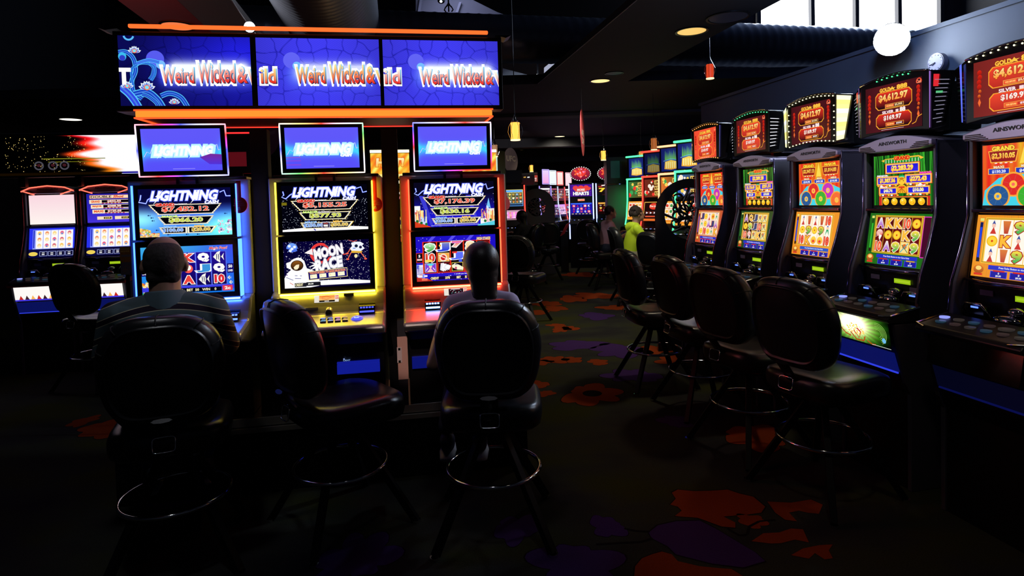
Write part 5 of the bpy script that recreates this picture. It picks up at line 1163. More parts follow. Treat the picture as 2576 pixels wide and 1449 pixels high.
        for s_ in (-1, 1):
            a = [(s_*.236, -.028), (s_*.333, .016)]
            Q = [(a[0][0], a[0][1], 1.915), (a[0][0]+(a[1][0]-a[0][0])*.5, a[0][1]+(a[1][1]-a[0][1])*.5, 1.925), (a[1][0], a[1][1], 2.20), (a[0][0], a[0][1], 2.222)]
            mb = MB(); mb.add(Q+[(q[0], q[1]+.02, q[2]) for q in Q], [(0,1,2,3), (7,6,5,4), (0,4,5,1), (1,5,6,2), (2,6,7,3), (3,7,4,0)]); wg = mb.build('topper_wing', GLOSSB, t)
            # lit inlay
            n_ = Vector((-(a[1][1]-a[0][1])*s_, (a[1][0]-a[0][0])*s_, 0)).normalized(); n_ = n_ if n_.y < 0 else -n_
            def qp(u, v): b0 = Vector(Q[0]).lerp(Vector(Q[1]), u); b1 = Vector(Q[3]).lerp(Vector(Q[2]), u); return b0.lerp(b1, v)+n_*.009
            for j, (u0, v0, u1, v1, c, e) in enumerate(wcv):
                m2 = MB(); m2.add([qp(u0, v0), qp(u1, v0), qp(u1, v1), qp(u0, v1)], [(0, 1, 2, 3)]); m2.build('wing_light', emit('wing_%s_%d' % (wm, j), c, e), wg)
        if bulbs:
            mats_ = emit('bulb_'+bulbs[0], bulbs[1], bulbs[2]); me = None; pts = []
            for i in range(13): x = -.215+.43*i/12; pts.append((x, loopz(x)[0]-.014, 't')); 
            if bulbs[3] > 1: pts += [(-.215+.43*i/12, loopz(-.215+.43*i/12)[1]+.010, 'b') for i in range(13)]
            if bulbs[3] > 2: pts += [(s_*.222, 1.96+.038*i, 's') for s_ in (-1, 1) for i in range(6)]
            if bulbs[3] < 1: pts = pts[3:10]
            for x, z, _k in pts:
                if me is None: b_ = MB().ell((0, 0, 0), .0042, 8, 6).build('bulb', mats_, t, smooth=True); me = b_
                else: b_ = me.copy(); COL.objects.link(b_); b_.parent = t
                b_.location = (x, -.033, z)
    return t
RROT = math.atan2(-.9813, .1923)
def RPOS(y): return (2.85-.196*y, y, 0)
A_, K_, Q_ = 'A', 'K', 'Q'
MACH = [
 dict(y=5.405, label='farthest right-row machine, washed orange topper and coloured wheels', up=pv_wheels(('$2,319.13', '$1,051.27', '$132.10', '$60.20', '$15.05'), 1), low=pv_reels((200, 90, 50), (255, 190, 130), [(255, 235, 215), (250, 225, 200)], ['J', 'coin', 'girl', 'wheel', 'man', 'man', 'coin', 'A', 'J', 'A', 'coin', '10', 'coin', 'man', 'K'], sidec=(60, 80, 220)), belly=pv_whitebelly(), top=pv_gold(wash=1.), bulbs=('orange', (1, .4, .08), 1.6, 2), wing=('plain', [(.1, .05, .2, .95, (.10, .09, .35), .7)]), ed='red'),
 dict(y=4.715, label='second farthest right-row machine with a red tag, green jackpot screen', up=pv_grand(('$2,289.28', '$1,126.65', '$251.51', '$61.39', '$10.00'), 1), low=pv_reels((30, 70, 30), (240, 190, 60), [(60, 18, 10), (50, 14, 12)], ['A', 'Q', 'J', 'wild', 'wild', 'coin', '9', 'J', '10', 'wild', '10', 'crane', 'wild', 'K', 'wild'], sidec=(50, 140, 50)), belly=None, top=pv_gold(wash=.12), bulbs=('green', (.1, 1, .4), 1.4, 1), wing=('lines', [(.15, .12+i*.085, .85, .135+i*.085, (.9, .9, 1), 1.2) for i in range(9)]), ed=None),
 dict(y=4.04, label='right-row machine with bright yellow topper wings and coloured wheels', up=pv_wheels(('$2,347.13', '$1,014.83', '$244.98', '$43.28', '$10.00')), low=pv_reels((240, 150, 40), (255, 190, 60), [(255, 250, 235), (255, 245, 220)], ['girl', 'bag', 'girl', 'bag', '10', 'coin', '9', 'coin', '9', 'man', '10', 'K', 'fan', 'fan', '10'], bar=(40, 90, 200), sidec=(40, 70, 230)), belly=None, top=pv_gold(), bulbs=('white', (1, .95, .55), 2.2, 3), wing=('yellow', [(.08, .03+i*.094, .92, .03+(i+1)*.094, ((1, .95, .45), (1, .86, .25), (.95, 1, .55), (1, .97, .7), (1, .8, .2))[(i*3) % 5], 1.5) for i in range(10)]), ed=None),
 dict(y=3.377, label='nearest right-row machine with silver head and green dragon belly glass', up=pv_grand(('$2,283.29', '$1,387.56', '$272.43', '$40.74', '$10.00')), low=pv_reels((30, 110, 25), (235, 190, 50), [(110, 12, 16), (90, 8, 14)], ['A', 'K', 'K', '10', 'coin', 'crane', 'coin', 'coin', 'K', '9', '10', 'A', '9', 'wild', '9'], sidec=(50, 190, 50), part=1), belly=pv_dragon(), top=pv_gold(), bulbs=('green', (.1, 1, .4), 1.4, 0), wing=('streak', [(.0, .02, .06, .98, (.45, .2, .8), .8)]+[(.55-.3*abs(math.sin(i*1.7)), .08+i*.075, .92, .092+i*.075, (.45, .42, .6), .6) for i in range(11)]+[(.2, .72, .45, .93, (.75, .02, .03), 1.0), (.35, .6, .7, .64, (.1, .7, .25), .8)]), ed=None),
 dict(y=2.717, label='slot machine at the right edge of the picture, orange topper', up=pv_wheels(('$2,310.05', '$1,020.40', '$150.20', '$41.10', '$10.00')), low=pv_reels((240, 150, 40), (255, 200, 60), [(255, 250, 235)], ['girl', 'bag', '9', 'coin', '10', 'coin', 'K', 'girl', '9', 'man'], sidec=(40, 70, 230)), belly=None, top=pv_gold(wash=.3), bulbs=('white', (1, .95, .55), 2.2, 1), wing=('blue', [(.2, .02, .4, .98, (.1, .15, .9), 1.2)]), ed=None)]
for d in MACH:
    make_arch(d['label'], RPOS(d['y']), RROT, d['top'], d['up'], d['low'], d['belly'], wing=d['wing'], bulbs=d['bulbs'], lit_edges=d['ed'])
promo_tag(1943, 418, 4.62, .042, 'bright red round tag hanging on the second farthest right-row machine', em=1.0, strap=.06, rot=-.9)
# ------------------------------------------------ people
def lerp(a, b, t): return tuple(a[i]+(b[i]-a[i])*t for i in range(3))
def hand_into(mb, w, d, n, s=1.0, curl=.5, side=1):
    """wrist w, direction d, palm normal n (down side), four fingers and a thumb"""
    w = Vector(w); d = Vector(d).normalized(); n = Vector(n); n = (n-d*n.dot(d)).normalized(); a = d.cross(n)*side
    R = Matrix((a, d, n)).transposed()
    mb.ell(w+d*.045*s, (.040*s, .052*s, .015*s), 14, 8, R=R)
    for i, (o, L) in enumerate(((-.030, .068), (-.010, .078), (.011, .073), (.030, .058))):
        b = w+d*.082*s+a*o*s; p1 = b+d*L*.45*s+n*.010*curl*s; p2 = p1+(d*math.cos(curl)+n*math.sin(curl))*L*.33*s; p3 = p2+(d*math.cos(1.7*curl)+n*math.sin(1.7*curl))*L*.25*s
        mb.chain([b-d*.02*s, p1, p2, p3], [.0098*s, .0092*s, .0085*s, .0072*s], 8)
    b = w+d*.022*s-a*.030*s; p1 = b-a*.026*s+d*.024*s+n*.010*s; p2 = p1+d*.030*s-a*.006*s+n*.008*s
    mb.chain([b, p1, p2], [.013*s, .0105*s, .0085*s], 8)
def person(label, loc, rot, z0, skin, shirt, trousers, hair, hs=1.0, lean=.05, turn=0., arms=None, hairstyle='short', width=1.0, legs=None, shoe=None, sleeve=.6, extra=None, group=None, headz=.0, vox=.0085, tilt=0., hk=1.0, nk=1.0):
    """seated figure in stool coordinates; z0 = seat height; arms = [(elbow, hand, handdir)] left then right"""
    t = thing('person', label, 'person', loc, rot)
    k = hs; H = lambda z: z0+(z-.70)*k; V3 = Vector
    neck = V3((0, lean+.02, H(1.235))); head = V3((0, lean+.055, H(1.395)+headz))
    shl = [V3((s_*.170*width*k, lean-.0, H(1.185))) for s_ in (-1, 1)]
    arms = arms or [((-.25, .16, H(.93)), (-.14, .40, 1.0), (.1, 1, .0)), ((.25, .16, H(.93)), (.14, .40, 1.0), (-.1, 1, 0))]
    legs = legs or [((-.13, .33, z0+.03), (-.12, .27, .33)), ((.13, .33, z0+.03), (.12, .27, .33))]
    body = MB()
    body.chain([(0, .0, H(.78)), (0, lean*.6, H(1.0)), (0, lean, H(1.15))], [(.13*k, .10*k), (.13*k, .10*k), (.12*k, .08*k)], 16)
    body.chain([neck-V3((0, 0, .05)), neck+V3((0, .008, .02)), head+V3((0, -.01, -.04))], [.064*k*nk, .056*k*nk, .057*k*nk], 14)
    Rh = Matrix.Rotation(turn, 3, 'Z') @ Matrix.Rotation(tilt, 3, 'X')
    k0 = k; k = k*hk; hp = lambda x, y, z: head+Rh @ V3((x*k, y*k, z*k))
    body.ell(hp(0, 0, .018), (.076*k, .096*k, .100*k), 22, 16, R=Rh); body.ell(hp(0, .028, -.045), (.060*k, .070*k, .070*k), 18, 12, R=Rh)
    body.ell(hp(0, .078, -.088), (.026*k, .022*k, .020*k), 12, 8, R=Rh)
    body.chain([hp(0, .088, .012), hp(0, .112, -.024)], [.010*k, .0145*k], 10); body.ell(hp(0, .096, -.056), (.024*k, .012*k, .008*k), 12, 6, R=Rh); body.ell(hp(0, .094, -.068), (.020*k, .011*k, .007*k), 12, 6, R=Rh)
    for s_ in (-1, 1):
        body.ell(hp(s_*.080, -.004, -.012), (.013*k, .021*k, .035*k), 10, 8, R=Rh @ Matrix.Rotation(s_*.5, 3, 'Z')); body.ell(hp(s_*.032, .082, .022), (.024*k, .012*k, .007*k), 10, 6, R=Rh)
    k = k0
    for i, s_ in ((0, -1), (1, 1)):
        e, h, d = arms[i]; e, h = V3(e), V3(h)
        body.chain([shl[i], e], [.044*k, .038*k], 12); body.chain([e, e.lerp(h, .4), h], [.040*k, .037*k, .026*k], 12)
        hand_into(body, h, d, (0, 0, -1), k, .45, -s_)
    for kn, an in legs:
        kn, an = V3(kn), V3(an); body.chain([(kn.x*.7, 0, z0+.06), kn], [.06*k, .05*k], 12); body.chain([kn, an], [.048*k, .035*k], 12)
    body.build('body', skin, t, smooth=True, remesh=vox)
    for s_ in (-1, 1):
        MB().ell(hp(s_*.031, .083, .006), .0115*k, 10, 8).build('eye', mat('eye_white', (.5, .5, .5), .2), t, smooth=True)
    # shirt: torso, shoulders and sleeves in one surface
    sb = MB(); w_ = width*k
    sb.chain([(0, -.01, z0+.03), (0, .0, H(.82)), (0, lean*.6, H(.98)), (0, lean*.9, H(1.10))], [(.165*w_, .125*k), (.160*w_, .125*k), (.172*w_, .128*k), (.165*w_, .11*k)], 20)
    sb.chain([(-.115*w_, lean, H(1.15)), (0, lean, H(1.165)), (.115*w_, lean, H(1.15))], [(.085*k, .085*k)]*3, 16)
    sb.chain([shl[0], neck+V3((-.03, -.0, -.02))], [.066*k, .062*k], 14); sb.chain([shl[1], neck+V3((.03, 0, -.02))], [.066*k, .062*k], 14)
    for i in (0, 1):
        e, h = V3(arms[i][0]), V3(arms[i][1]); q = shl[i].lerp(e, min(1, sleeve)); sb.chain([shl[i], shl[i].lerp(q, .5), q], [.068*k, .064*k, .060*k], 14)
        if sleeve > 1: sb.chain([e, e.lerp(h, sleeve-1)], [.056*k, .044*k], 12)
    sb.build('shirt', shirt, t, smooth=True, remesh=vox*1.1, sm_it=6)
    tb = MB(); tb.chain([(-.09*w_, -.02, z0+.075), (.09*w_, -.02, z0+.075)], [(.115*k, .10*k)]*2, 16)
    for kn, an in legs:
        kn, an = V3(kn), V3(an); tb.chain([(kn.x*.75, 0, z0+.085), kn], [.090*k, .068*k], 16); tb.chain([kn, an+V3((0, 0, .05))], [.066*k, .052*k], 14)
    tb.build('trousers', trousers, t, smooth=True, remesh=vox*1.3)
    for kn, an in legs:
        an = V3(an); m = MB(); m.ell(an+V3((0, .05, -.055)), (.045*k, .13*k, .045*k), 16, 10); m.ell(an+V3((0, -.01, -.02)), (.045*k, .055*k, .05*k), 14, 8)
        so = m.build('shoe', shoe or mat('shoe_dark', (.02, .02, .025), .5), t, smooth=True, remesh=.008)
        m = MB(); m.tube([an+V3((0, -.07, -.098)), an+V3((0, .05, -.100)), an+V3((0, .18, -.095))], [(.035, .010), (.045, .012), (.03, .01)], 12); m.build('sole', mat('sole_white', (.55, .55, .6), .5), so, smooth=True)
    # hair
    hb = MB(); k = k0*hk; hp = lambda x, y, z: head+Rh @ V3((x*k0*hk, y*k0*hk, z*k0*hk))
    if hairstyle == 'balding':
        hb.ell(hp(0, -.022, .008), (.081*k, .085*k, .080*k), 22, 14, R=Rh); hb.ell(hp(0, -.022, .030), (.079*k, .088*k, .072*k), 22, 14, R=Rh); hb.chain([hp(-.034, -.052, -.052), hp(.034, -.052, -.052)], [.034*k, .034*k], 12)
    elif hairstyle == 'short':
        hb.ell(hp(0, -.014, .032), (.086*k, .100*k, .096*k), 22, 14, R=Rh)
        hb.chain([hp(-.03, -.078, -.02), hp(.03, -.078, -.02)], [.028*k, .028*k], 12)
    elif hairstyle == 'curly':
        rr = random.Random(4)
        for i in range(120):
            a, b_ = rr.uniform(0, 6.283), rr.uniform(-.5, 1.5); hb.ell(hp(.082*math.cos(a)*math.cos(b_), -.016+.092*math.sin(a)*math.cos(b_)-(.02 if math.sin(a) > 0 else 0), .028+.088*math.sin(b_)), .026*k, 8, 6)
    elif hairstyle == 'long':
        hb.ell(hp(0, -.020, .014), (.101*k, .108*k, .110*k), 26, 16, R=Rh)
        hb.ell(hp(0, -.05, -.05), (.088*k, .066*k, .080*k), 20, 12, R=Rh)
        hb.chain([hp(0, -.06, -.08), hp(.0, -.075, -.16), hp(.005, -.085, -.24), hp(.01, -.08, -.33), hp(.01, -.075, -.40)], [(.078*k, .05*k), (.070*k, .045*k), (.100*k, .045*k), (.125*k, .04*k), (.06*k, .02*k)], 18)
    hb.build('hair', hair, t, smooth=True, remesh=vox*.9 if hairstyle != 'curly' else .007, sm_it=5)
    if extra: extra(t, V3, H, neck, head, shl, k, hp)
    return t
def stripe_mat():
    m = bpy.data.materials.new('striped_polo_cloth'); m.use_nodes = True; nt = m.node_tree; b = nt.nodes['Principled BSDF']
    tc = nt.nodes.new('ShaderNodeTexCoord'); sp = nt.nodes.new('ShaderNodeSeparateXYZ'); nt.links.new(tc.outputs['Object'], sp.inputs[0])
    # stripes follow the shoulders: height plus a little of |x|
    ab = nt.nodes.new('ShaderNodeMath'); ab.operation = 'ABSOLUTE'; nt.links.new(sp.outputs['X'], ab.inputs[0])
    pw = nt.nodes.new('ShaderNodeMath'); pw.operation = 'POWER'; pw.inputs[1].default_value = 2; nt.links.new(ab.outputs[0], pw.inputs[0])
    ml = nt.nodes.new('ShaderNodeMath'); ml.operation = 'MULTIPLY_ADD'; ml.inputs[1].default_value = .9; nt.links.new(pw.outputs[0], ml.inputs[0]); nt.links.new(sp.outputs['Z'], ml.inputs[2])
    ad = nt.nodes.new('ShaderNodeMath'); ad.operation = 'MULTIPLY'; ad.inputs[1].default_value = 1/.074; nt.links.new(ml.outputs[0], ad.inputs[0])
    fr = nt.nodes.new('ShaderNodeMath'); fr.operation = 'FRACT'; nt.links.new(ad.outputs[0], fr.inputs[0])
    cr = nt.nodes.new('ShaderNodeValToRGB'); cr.color_ramp.interpolation = 'CONSTANT'; e = cr.color_ramp.elements
    T, W_, D = (.10, .145, .165, 1), (.62, .56, .40, 1), (.022, .015, .03, 1)
    e[0].position = 0; e[0].color = T; e[1].position = .54; e[1].color = W_
    for p_, c_ in ((.585, D), (.90, W_), (.945, T)): q = e.new(p_); q.color = c_
    nt.links.new(fr.outputs[0], cr.inputs[0]); nt.links.new(cr.outputs[0], b.inputs['Base Color']); b.inputs['Roughness'].default_value = .85; b.inputs['Specular IOR Level'].default_value = .2
    return m
SEAT = .655
SKIN_D = mat('skin_shaded', (.40, .22, .16), .5)
def man_extra(t, V3, H, neck, head, shl, k, hp):
    m = MB(); P = []
    for j, (r1, r2, dz) in enumerate(((.105, .098, -.05), (.086, .082, .035), (.081, .078, .042), (.09, .085, -.012))): P.append([(neck.x+r1*math.cos(a), neck.y+.004+r2*math.sin(a), neck.z+dz+(-.012*math.sin(a))) for a in [6.2832*i/24 for i in range(24)]])
    m.loft(P, False); m.build('collar', mat('collar_cloth', (.10, .16, .20), .85), t, smooth=True)
pm = S1.location
person('person in a dark striped polo shirt with thinning grey hair, back to the camera', (pm.x-.02, pm.y, 0), math.radians(24), SEAT, SKIN_D, stripe_mat(), mat('denim_blue', (.03, .05, .22), .85), mat('grey_hair', (.030, .023, .026), .8, noise=.75, nscale=45, bump=.5), hs=.99, lean=.07, width=1.18,
       arms=[((-.255, .13, .93), (-.19, .36, .99), (.2, 1, 0)), ((.255, .13, .93), (.19, .36, .99), (-.2, 1, 0))], hairstyle='balding', sleeve=.95, extra=man_extra, headz=.012, hk=1.10, nk=1.22)
pw_ = S3.location
person('person with a long dark ponytail and pale lilac top, back to the camera', (pw_.x-.035, pw_.y, 0), math.radians(3), SEAT, SKIN_D, mat('lilac_top', (.52, .42, .62), .8), mat('dark_jeans', (.02, .03, .06), .8), mat('dark_hair', (.010, .006, .007), .40, noise=.4, nscale=150, bump=.12), hs=.88, lean=.12, width=.92, turn=.25,
       arms=[((-.25, .06, .80), (-.22, .30, .96), (.2, 1, 0)), ((.20, .13, .86), (.14, .34, .97), (-.2, 1, 0))], hairstyle='long', sleeve=.5, hk=1.06,
       legs=[((-.14, .28, .72), (-.20, .16, .40)), ((.10, .28, .72), (-.03, .10, .42))], shoe=mat('shoe_navy', (.05, .05, .09), .5), headz=.02)

# ------------------------------------------------ background machines
def bg_slot(label, px, y, yaw, W_, scr, led=None, top=None, deck=1.02, base=.0, belly=None, ztop=1.95, name='slot_machine', x=None, side=BLACK, group=None, beacon=None, edge='v', topz=(2.02, 2.32), tw=.9, hood=None):
    p = atG(px, y) if x is None else Vector((x, y, 0)); t = thing(name, label, 'slot machine', (p.x, p.y, 0), yaw)
    if group: t['group'] = group
    w = W_/2
    MB().prismx([(.03, ztop), (.03, 1.55), (-.0, 1.25), (-.03, deck+.07), (-.20, deck+.02), (-.21, deck-.05), (-.13, deck-.08), (-.10, base), (.40, base), (.40, ztop)], -w, w).build('cabinet', side, t, bevel=.006)
    for i, (z0, z1, fn) in enumerate(scr):
        zc_ = (z0+z1)/2; tl = math.radians(0 if zc_ > 1.5 else 10); yy = .022 if zc_ > 1.5 else -.025
        fn.build(('upper_screen', 'lower_screen', 'small_screen', 'belly_screen')[i], t, 0, yy if zc_ > .95 else -.145, zc_, tl, m=DISPLAY_SMALL)
    if led:
        for s_ in (-1, 1):
            MB().tube([(s_*w, .02, ztop-.02), (s_*w, .015, 1.55), (s_*w, -.02, 1.25), (s_*w, -.06, deck+.06)]+([(s_*w, -.14, deck-.1), (s_*w, -.12, deck-.4)] if edge == 'long' and s_ < 0 else []), .014, 6).build('led_strip', emit(led[0], led[1], led[2]), t)
    MB().box(-w*.95, w*.95, -.19, -.05, deck+.03, deck+.036).build('button_deck', DARKM, t)
    for i in range(4): MB().cyl((-w*.6+i*w*.35, -.13, deck+.034), (-w*.6+i*w*.35, -.13, deck+.046), .018, 8).build('deck_button', emit('bg_btn%d' % (i % 2), ((.2, .3, 1), (.5, .5, .55))[i % 2], .8), t)
    if top:
        MB().box(-w*tw-.01, w*tw+.01, .0, .12, topz[0]-.02, topz[1]+.02).build('topper_case', BLACK, t)
        MB().box(-.05, .05, .03, .1, ztop, topz[0]-.02).build('topper_neck', BLACK, t)
        top.build('topper_screen', t, 0, -.002, (topz[0]+topz[1])/2, m=DISPLAY_SMALL)
    if hood:
        for z in hood[0]: MB().tube([(-w*.92, -.02, z), (w*.92, -.02, z)], .016, 8).build('light_bar', emit(hood[1], hood[2], hood[3]), t)
    if beacon:
        MB().cyl((beacon, .05, topz[1]+.02), (beacon, .05, topz[1]+.10), .04, 10).build('beacon', emit('beacon_red', (1, .04, .03), 2.5), t)
    return t
# four tall neon-trimmed machines
NEON = {'g': ('neon_green', (.08, 1, .35), 2.0), 'r': ('neon_red', (1, .05, .03), 2.2), 'o': ('neon_orange', (1, .45, .22), 2.0)}
def tall_pic(k, w=.42, h=.3):
    cv = Canvas(w, h); c = ((60, 120, 60), (120, 40, 30), (230, 120, 50), (60, 110, 200))[k]
    def fn(U, V): return c[0]*(1-U)+200*U*(.3+.3*V), c[1]*(1-U)+60*U, c[2]*(1-U)+20*U
    cv.grid(fn, 8, 6); rs = random.Random(k)
    for i in range(10): cv.ell(rs.random()*.45, .1+rs.random()*.8, rs.uniform(.04, .1), None, rs.choice(((250, 60, 50), (255, 215, 90), (60, 170, 90), (255, 240, 220))), 10)
    for i in range(3): cv.rect(.5, .08+i*.3, .96, .3+i*.3, (255, 215, 110)); cv.rect(.53, .12+i*.3, .93, .26+i*.3, (60, 14, 10)); cv.text('%d,%d2%d' % (i+1, 7-i, k), .73, .19+i*.3, .32, .1, (255, 220, 110), None, .04)
    return cv
def tall_low(k, w=.42, h=.34):
    cv = Canvas(w, h, (240, 140, 40) if k != 1 else (30, 8, 8)); rs = random.Random(k+9)
    cv.frame(.02, .03, .98, .97, (255, 190, 80), .025)
    if k == 1: cv.ell(.5, .25, .22, .16, (230, 60, 40), 14); cv.text('Fire Link', .5, .24, .36, .1, (255, 240, 220), None, .03); cv.rect(.1, .5, .9, .62, (90, 30, 20)); [cv.poly([(.15+i*.19, .52), (.25+i*.19, .57), (.15+i*.19, .62)], (240, 240, 250)) for i in range(4)]; cv.rect(.12, .72, .88, .78, (230, 90, 60)); cv.rect(.0, .86, 1, .97, (235, 110, 40))
    else:
        for i in range(5):
            for j in range(3): cv.rect(.05+i*.18, .08+j*.26, .21+i*.18, .32+j*.26, (250, 240, 220)); cv.ell(.13+i*.18, .2+j*.26, .06, None, rs.choice(((60, 150, 70), (220, 60, 40), (255, 190, 60))), 8)
    return cv
def tall_top(k):
    cv = Canvas(.36, .34, (16, 22, 60)); lit = (1, .55, .9, 1)[k]
    def fn(U, V): g = np.exp(-((U-.5)/.25)**2-((V-.5)/.33)**2); return (20+60*g)*lit, (30+100*g)*lit, (110+70*g)*lit
    cv.grid(fn, 16, 16)
    for i in range(9): x = .22+i*.07; cv.poly([(x-.03, .5), (x, .08+.06*(i % 3)), (x+.03, .5)], tuple(q*lit for q in (110, 200, 70)))
    cv.line([(.12, .55), (.5, .46), (.88, .55)], .02, tuple(q*lit for q in (120, 190, 240))); cv.poly([(.16, .9), (.2, .58), (.5, .52), (.84, .6), (.86, .9), (.5, .94)], tuple(q*lit for q in (255, 220, 90)), tuple(q*lit for q in (240, 170, 50)))
    for i in range(6): cv.rect(.24+i*.1, .6, .29+i*.1, .88, tuple(q*lit for q in (255, 245, 170)))
    return cv
TL = ['green-trimmed tall machine in front of the person in the yellow hooded jacket', 'red-trimmed tall machine, second from the left of the neon four', 'orange-trimmed tall machine left of the black round partition', 'green-topped tall machine just left of the farthest right-row machine']
for k, (px, y, c) in enumerate(((1603, 11.0, 'g'), (1645, 9.9, 'r'), (1690, 8.95, 'o'), (1735, 8.2, 'g'))):
    m_, cc, ss = NEON[c]
    t = bg_slot(TL[k], px, y, math.radians(-52), .50, [(1.60, 1.90, tall_pic(k)), (1.20, 1.53, tall_low(k))], (m_, cc, ss), tall_top(k), deck=1.04, topz=(1.99, 2.32), tw=.8, hood=((1.945, 2.36), m_, cc, ss), group='tall neon-trimmed slot machines')
    MB().tube([(.235, .0, 1.98), (.235, .0, 2.32)], .012, 6).build('topper_led', emit(m_, cc, ss), t)
    MB().obox((0, -.142, .80), (.19, 0, 0), (0, .004, 0), (0, 0, .12)).build('belly_glass', emit('belly_blue', (.03, .06, .75), .9), t)
# machine with heart screen and its neighbour
def heart_pts(x, y, r, a): return [(x+r*.0625*16*math.sin(t_)**3/1.0, y-a*r*.0625*(13*math.cos(t_)-5*math.cos(2*t_)-2*math.cos(3*t_)-math.cos(4*t_))) for t_ in [6.2832*i/28 for i in range(28)]]
def pv_hearts():
    cv = Canvas(.5, .28, (70, 20, 150)); rs = random.Random(2)
    for i in range(70): cv.ell(rs.random(), rs.random(), .012, None, rs.choice(((130, 50, 220), (40, 10, 90), (190, 80, 220))), 6); cv.L -= 1
    for x, r in ((.38, .26), (.62, .26), (.85, .12)): cv.poly(heart_pts(x, .38, r, 1.5), (240, 60, 60), (225, 90, 70))
    cv.text('MORE', .5, .45, .34, .17, (255, 235, 225), None, .05, out=(200, 30, 60), ow=.04); cv.text('HEARTS', .5, .76, .72, .26, (250, 250, 255), None, .06, out=(40, 10, 50), ow=.05); return cv
def pv_heart_reels():
    cv = Canvas(.5, .28, (30, 20, 170)); cv.rect(.02, .02, .98, .12, (60, 110, 250)); cv.rect(.02, .88, .98, .98, (10, 8, 40)); s_ = 'QA7AJ9KQH8JQKAQ'
    for i in range(5):
        for j in range(3):
            x, y = .15+i*.175, .26+j*.24; c = (((230, 40, 60), (250, 90, 60), (220, 30, 70), (240, 240, 255), (60, 120, 240))[(i*2+j) % 5])
            if (i+j) % 3 == 0: cv.rect(x-.07, y-.1, x+.07, y+.1, c)
            cv.text(s_[(i*3+j) % 15], x, y, .07, .15, (245, 245, 255) if (i+j) % 3 == 0 else c, None, .05)
    for i in range(6): cv.rect(.05+i*.16, .91, .14+i*.16, .95, (250, 230, 150))
    return cv
def oval_top(t, cx, z, rx, rz, heart=True):
    cv = Canvas(rx*1.7, rz*1.7, None); cv.ell(.5, .5, .5, .5, (200, 40, 60), 30, (120, 10, 50)); rs = random.Random(3)
    for i in range(26): a = rs.random()*6.28; q = rs.random()*.42; cv.ell(.5+q*math.cos(a), .5+q*math.sin(a), .05, .07, rs.choice(((255, 150, 200), (255, 90, 60), (255, 240, 245), (250, 120, 60))), 8); cv.L -= 1
    cv.poly(heart_pts(.5, .5, .3, rx/rz*.85), (235, 40, 40), (250, 80, 60))
    MB().tube([(0, .08, z), (0, .0, z)], [(rx*1.0, rz*1.0), (rx*.98, rz*.98)], 32).build('oval_case', BLACK, t)
    t.children[-1].data.update()
    cv.build('oval_screen', t, cx, -.004, z, m=DISPLAY_SMALL)
    n = 26
    for i in range(n):
        a = 6.2832*i/n; MB().ell((cx+rx*.93*math.cos(a), -.008, z+rz*.93*math.sin(a)), .011, 6, 5).build('bulb', emit('bulb_far', (1, .85, .8), 1.6), t)
LEDW = ('led_blue_white', (.30, .38, 1), 3.2)
t = bg_slot('far slot machine with heart pictures, oval topper and blue-white side lights', 1462, 14.0, math.radians(-6), .56, [(1.66, 1.96, pv_hearts()), (1.24, 1.52, pv_heart_reels()), (1.56, 1.61, pv_generic((255, 200, 170), (250, 120, 80), 4, 3, .16, .05)), (.86, 1.05, pv_generic((250, 200, 250), (180, 60, 200), 14, 4, .3, .17))], LEDW, None, deck=1.08, edge='long', ztop=1.99)
oval_top(t, 0, 2.2, .25, .17)
t = bg_slot('far slot machine with oval topper, half hidden by the green column', 1530, 14.2, math.radians(-6), .56, [(1.66, 1.96, pv_generic((50, 20, 20), (10, 10, 12), 8, 8, .5, .28, ['777'], (255, 220, 60), (60, 20, 10))), (1.24, 1.52, pv_generic((90, 10, 10), (40, 6, 8), 20, 9, .5, .28))], LEDW, None, deck=1.08, edge='long', ztop=1.99)
oval_top(t, 0, 2.2, .25, .17)
# white and pink portrait displays left of the heart machine
for k, (px, y, c0, c1, lb, led) in enumerate(((1374, 13.7, (235, 215, 255), (250, 170, 230), 'far machine with purple-framed portrait display', ('fr_violet', (.45, .35, 1), 2.2)), (1392, 14.3, (250, 255, 250), (240, 250, 255), 'far machine with plain white portrait display', ('fr_white', (.7, .8, 1), 2.2)),
        (1410, 15.0, (255, 240, 235), (255, 225, 215), 'far machine with red-framed white portrait display', ('fr_red', (1, .12, .12), 2.2)), (1431, 15.7, (255, 235, 240), (255, 225, 235), 'far machine with pink-white display beside the oval topper', ('fr_pink', (1, .5, .6), 1.6)))):
    t = bg_slot(lb, px, y, math.radians(48), .42, [(1.58, 1.90, pv_generic((60, 40, 50), (190, 90, 120), 10, k+20, .36, .3)), (1.18, 1.50, pv_generic((120, 60, 60) if k == 0 else (210, 150, 250), (70, 60, 130), 22, k+30, .36, .3))], (led[0], led[1], 1.0), pv_generic(c0, c1, 0, k+40, .22, .30), topz=(1.98, 2.30), tw=.62, deck=1.05)
    led_frame(t, .24, .33, 0, -.006, 2.14, .008, [tuple(q*.8 for q in led[1])], 0, 'display_frame')
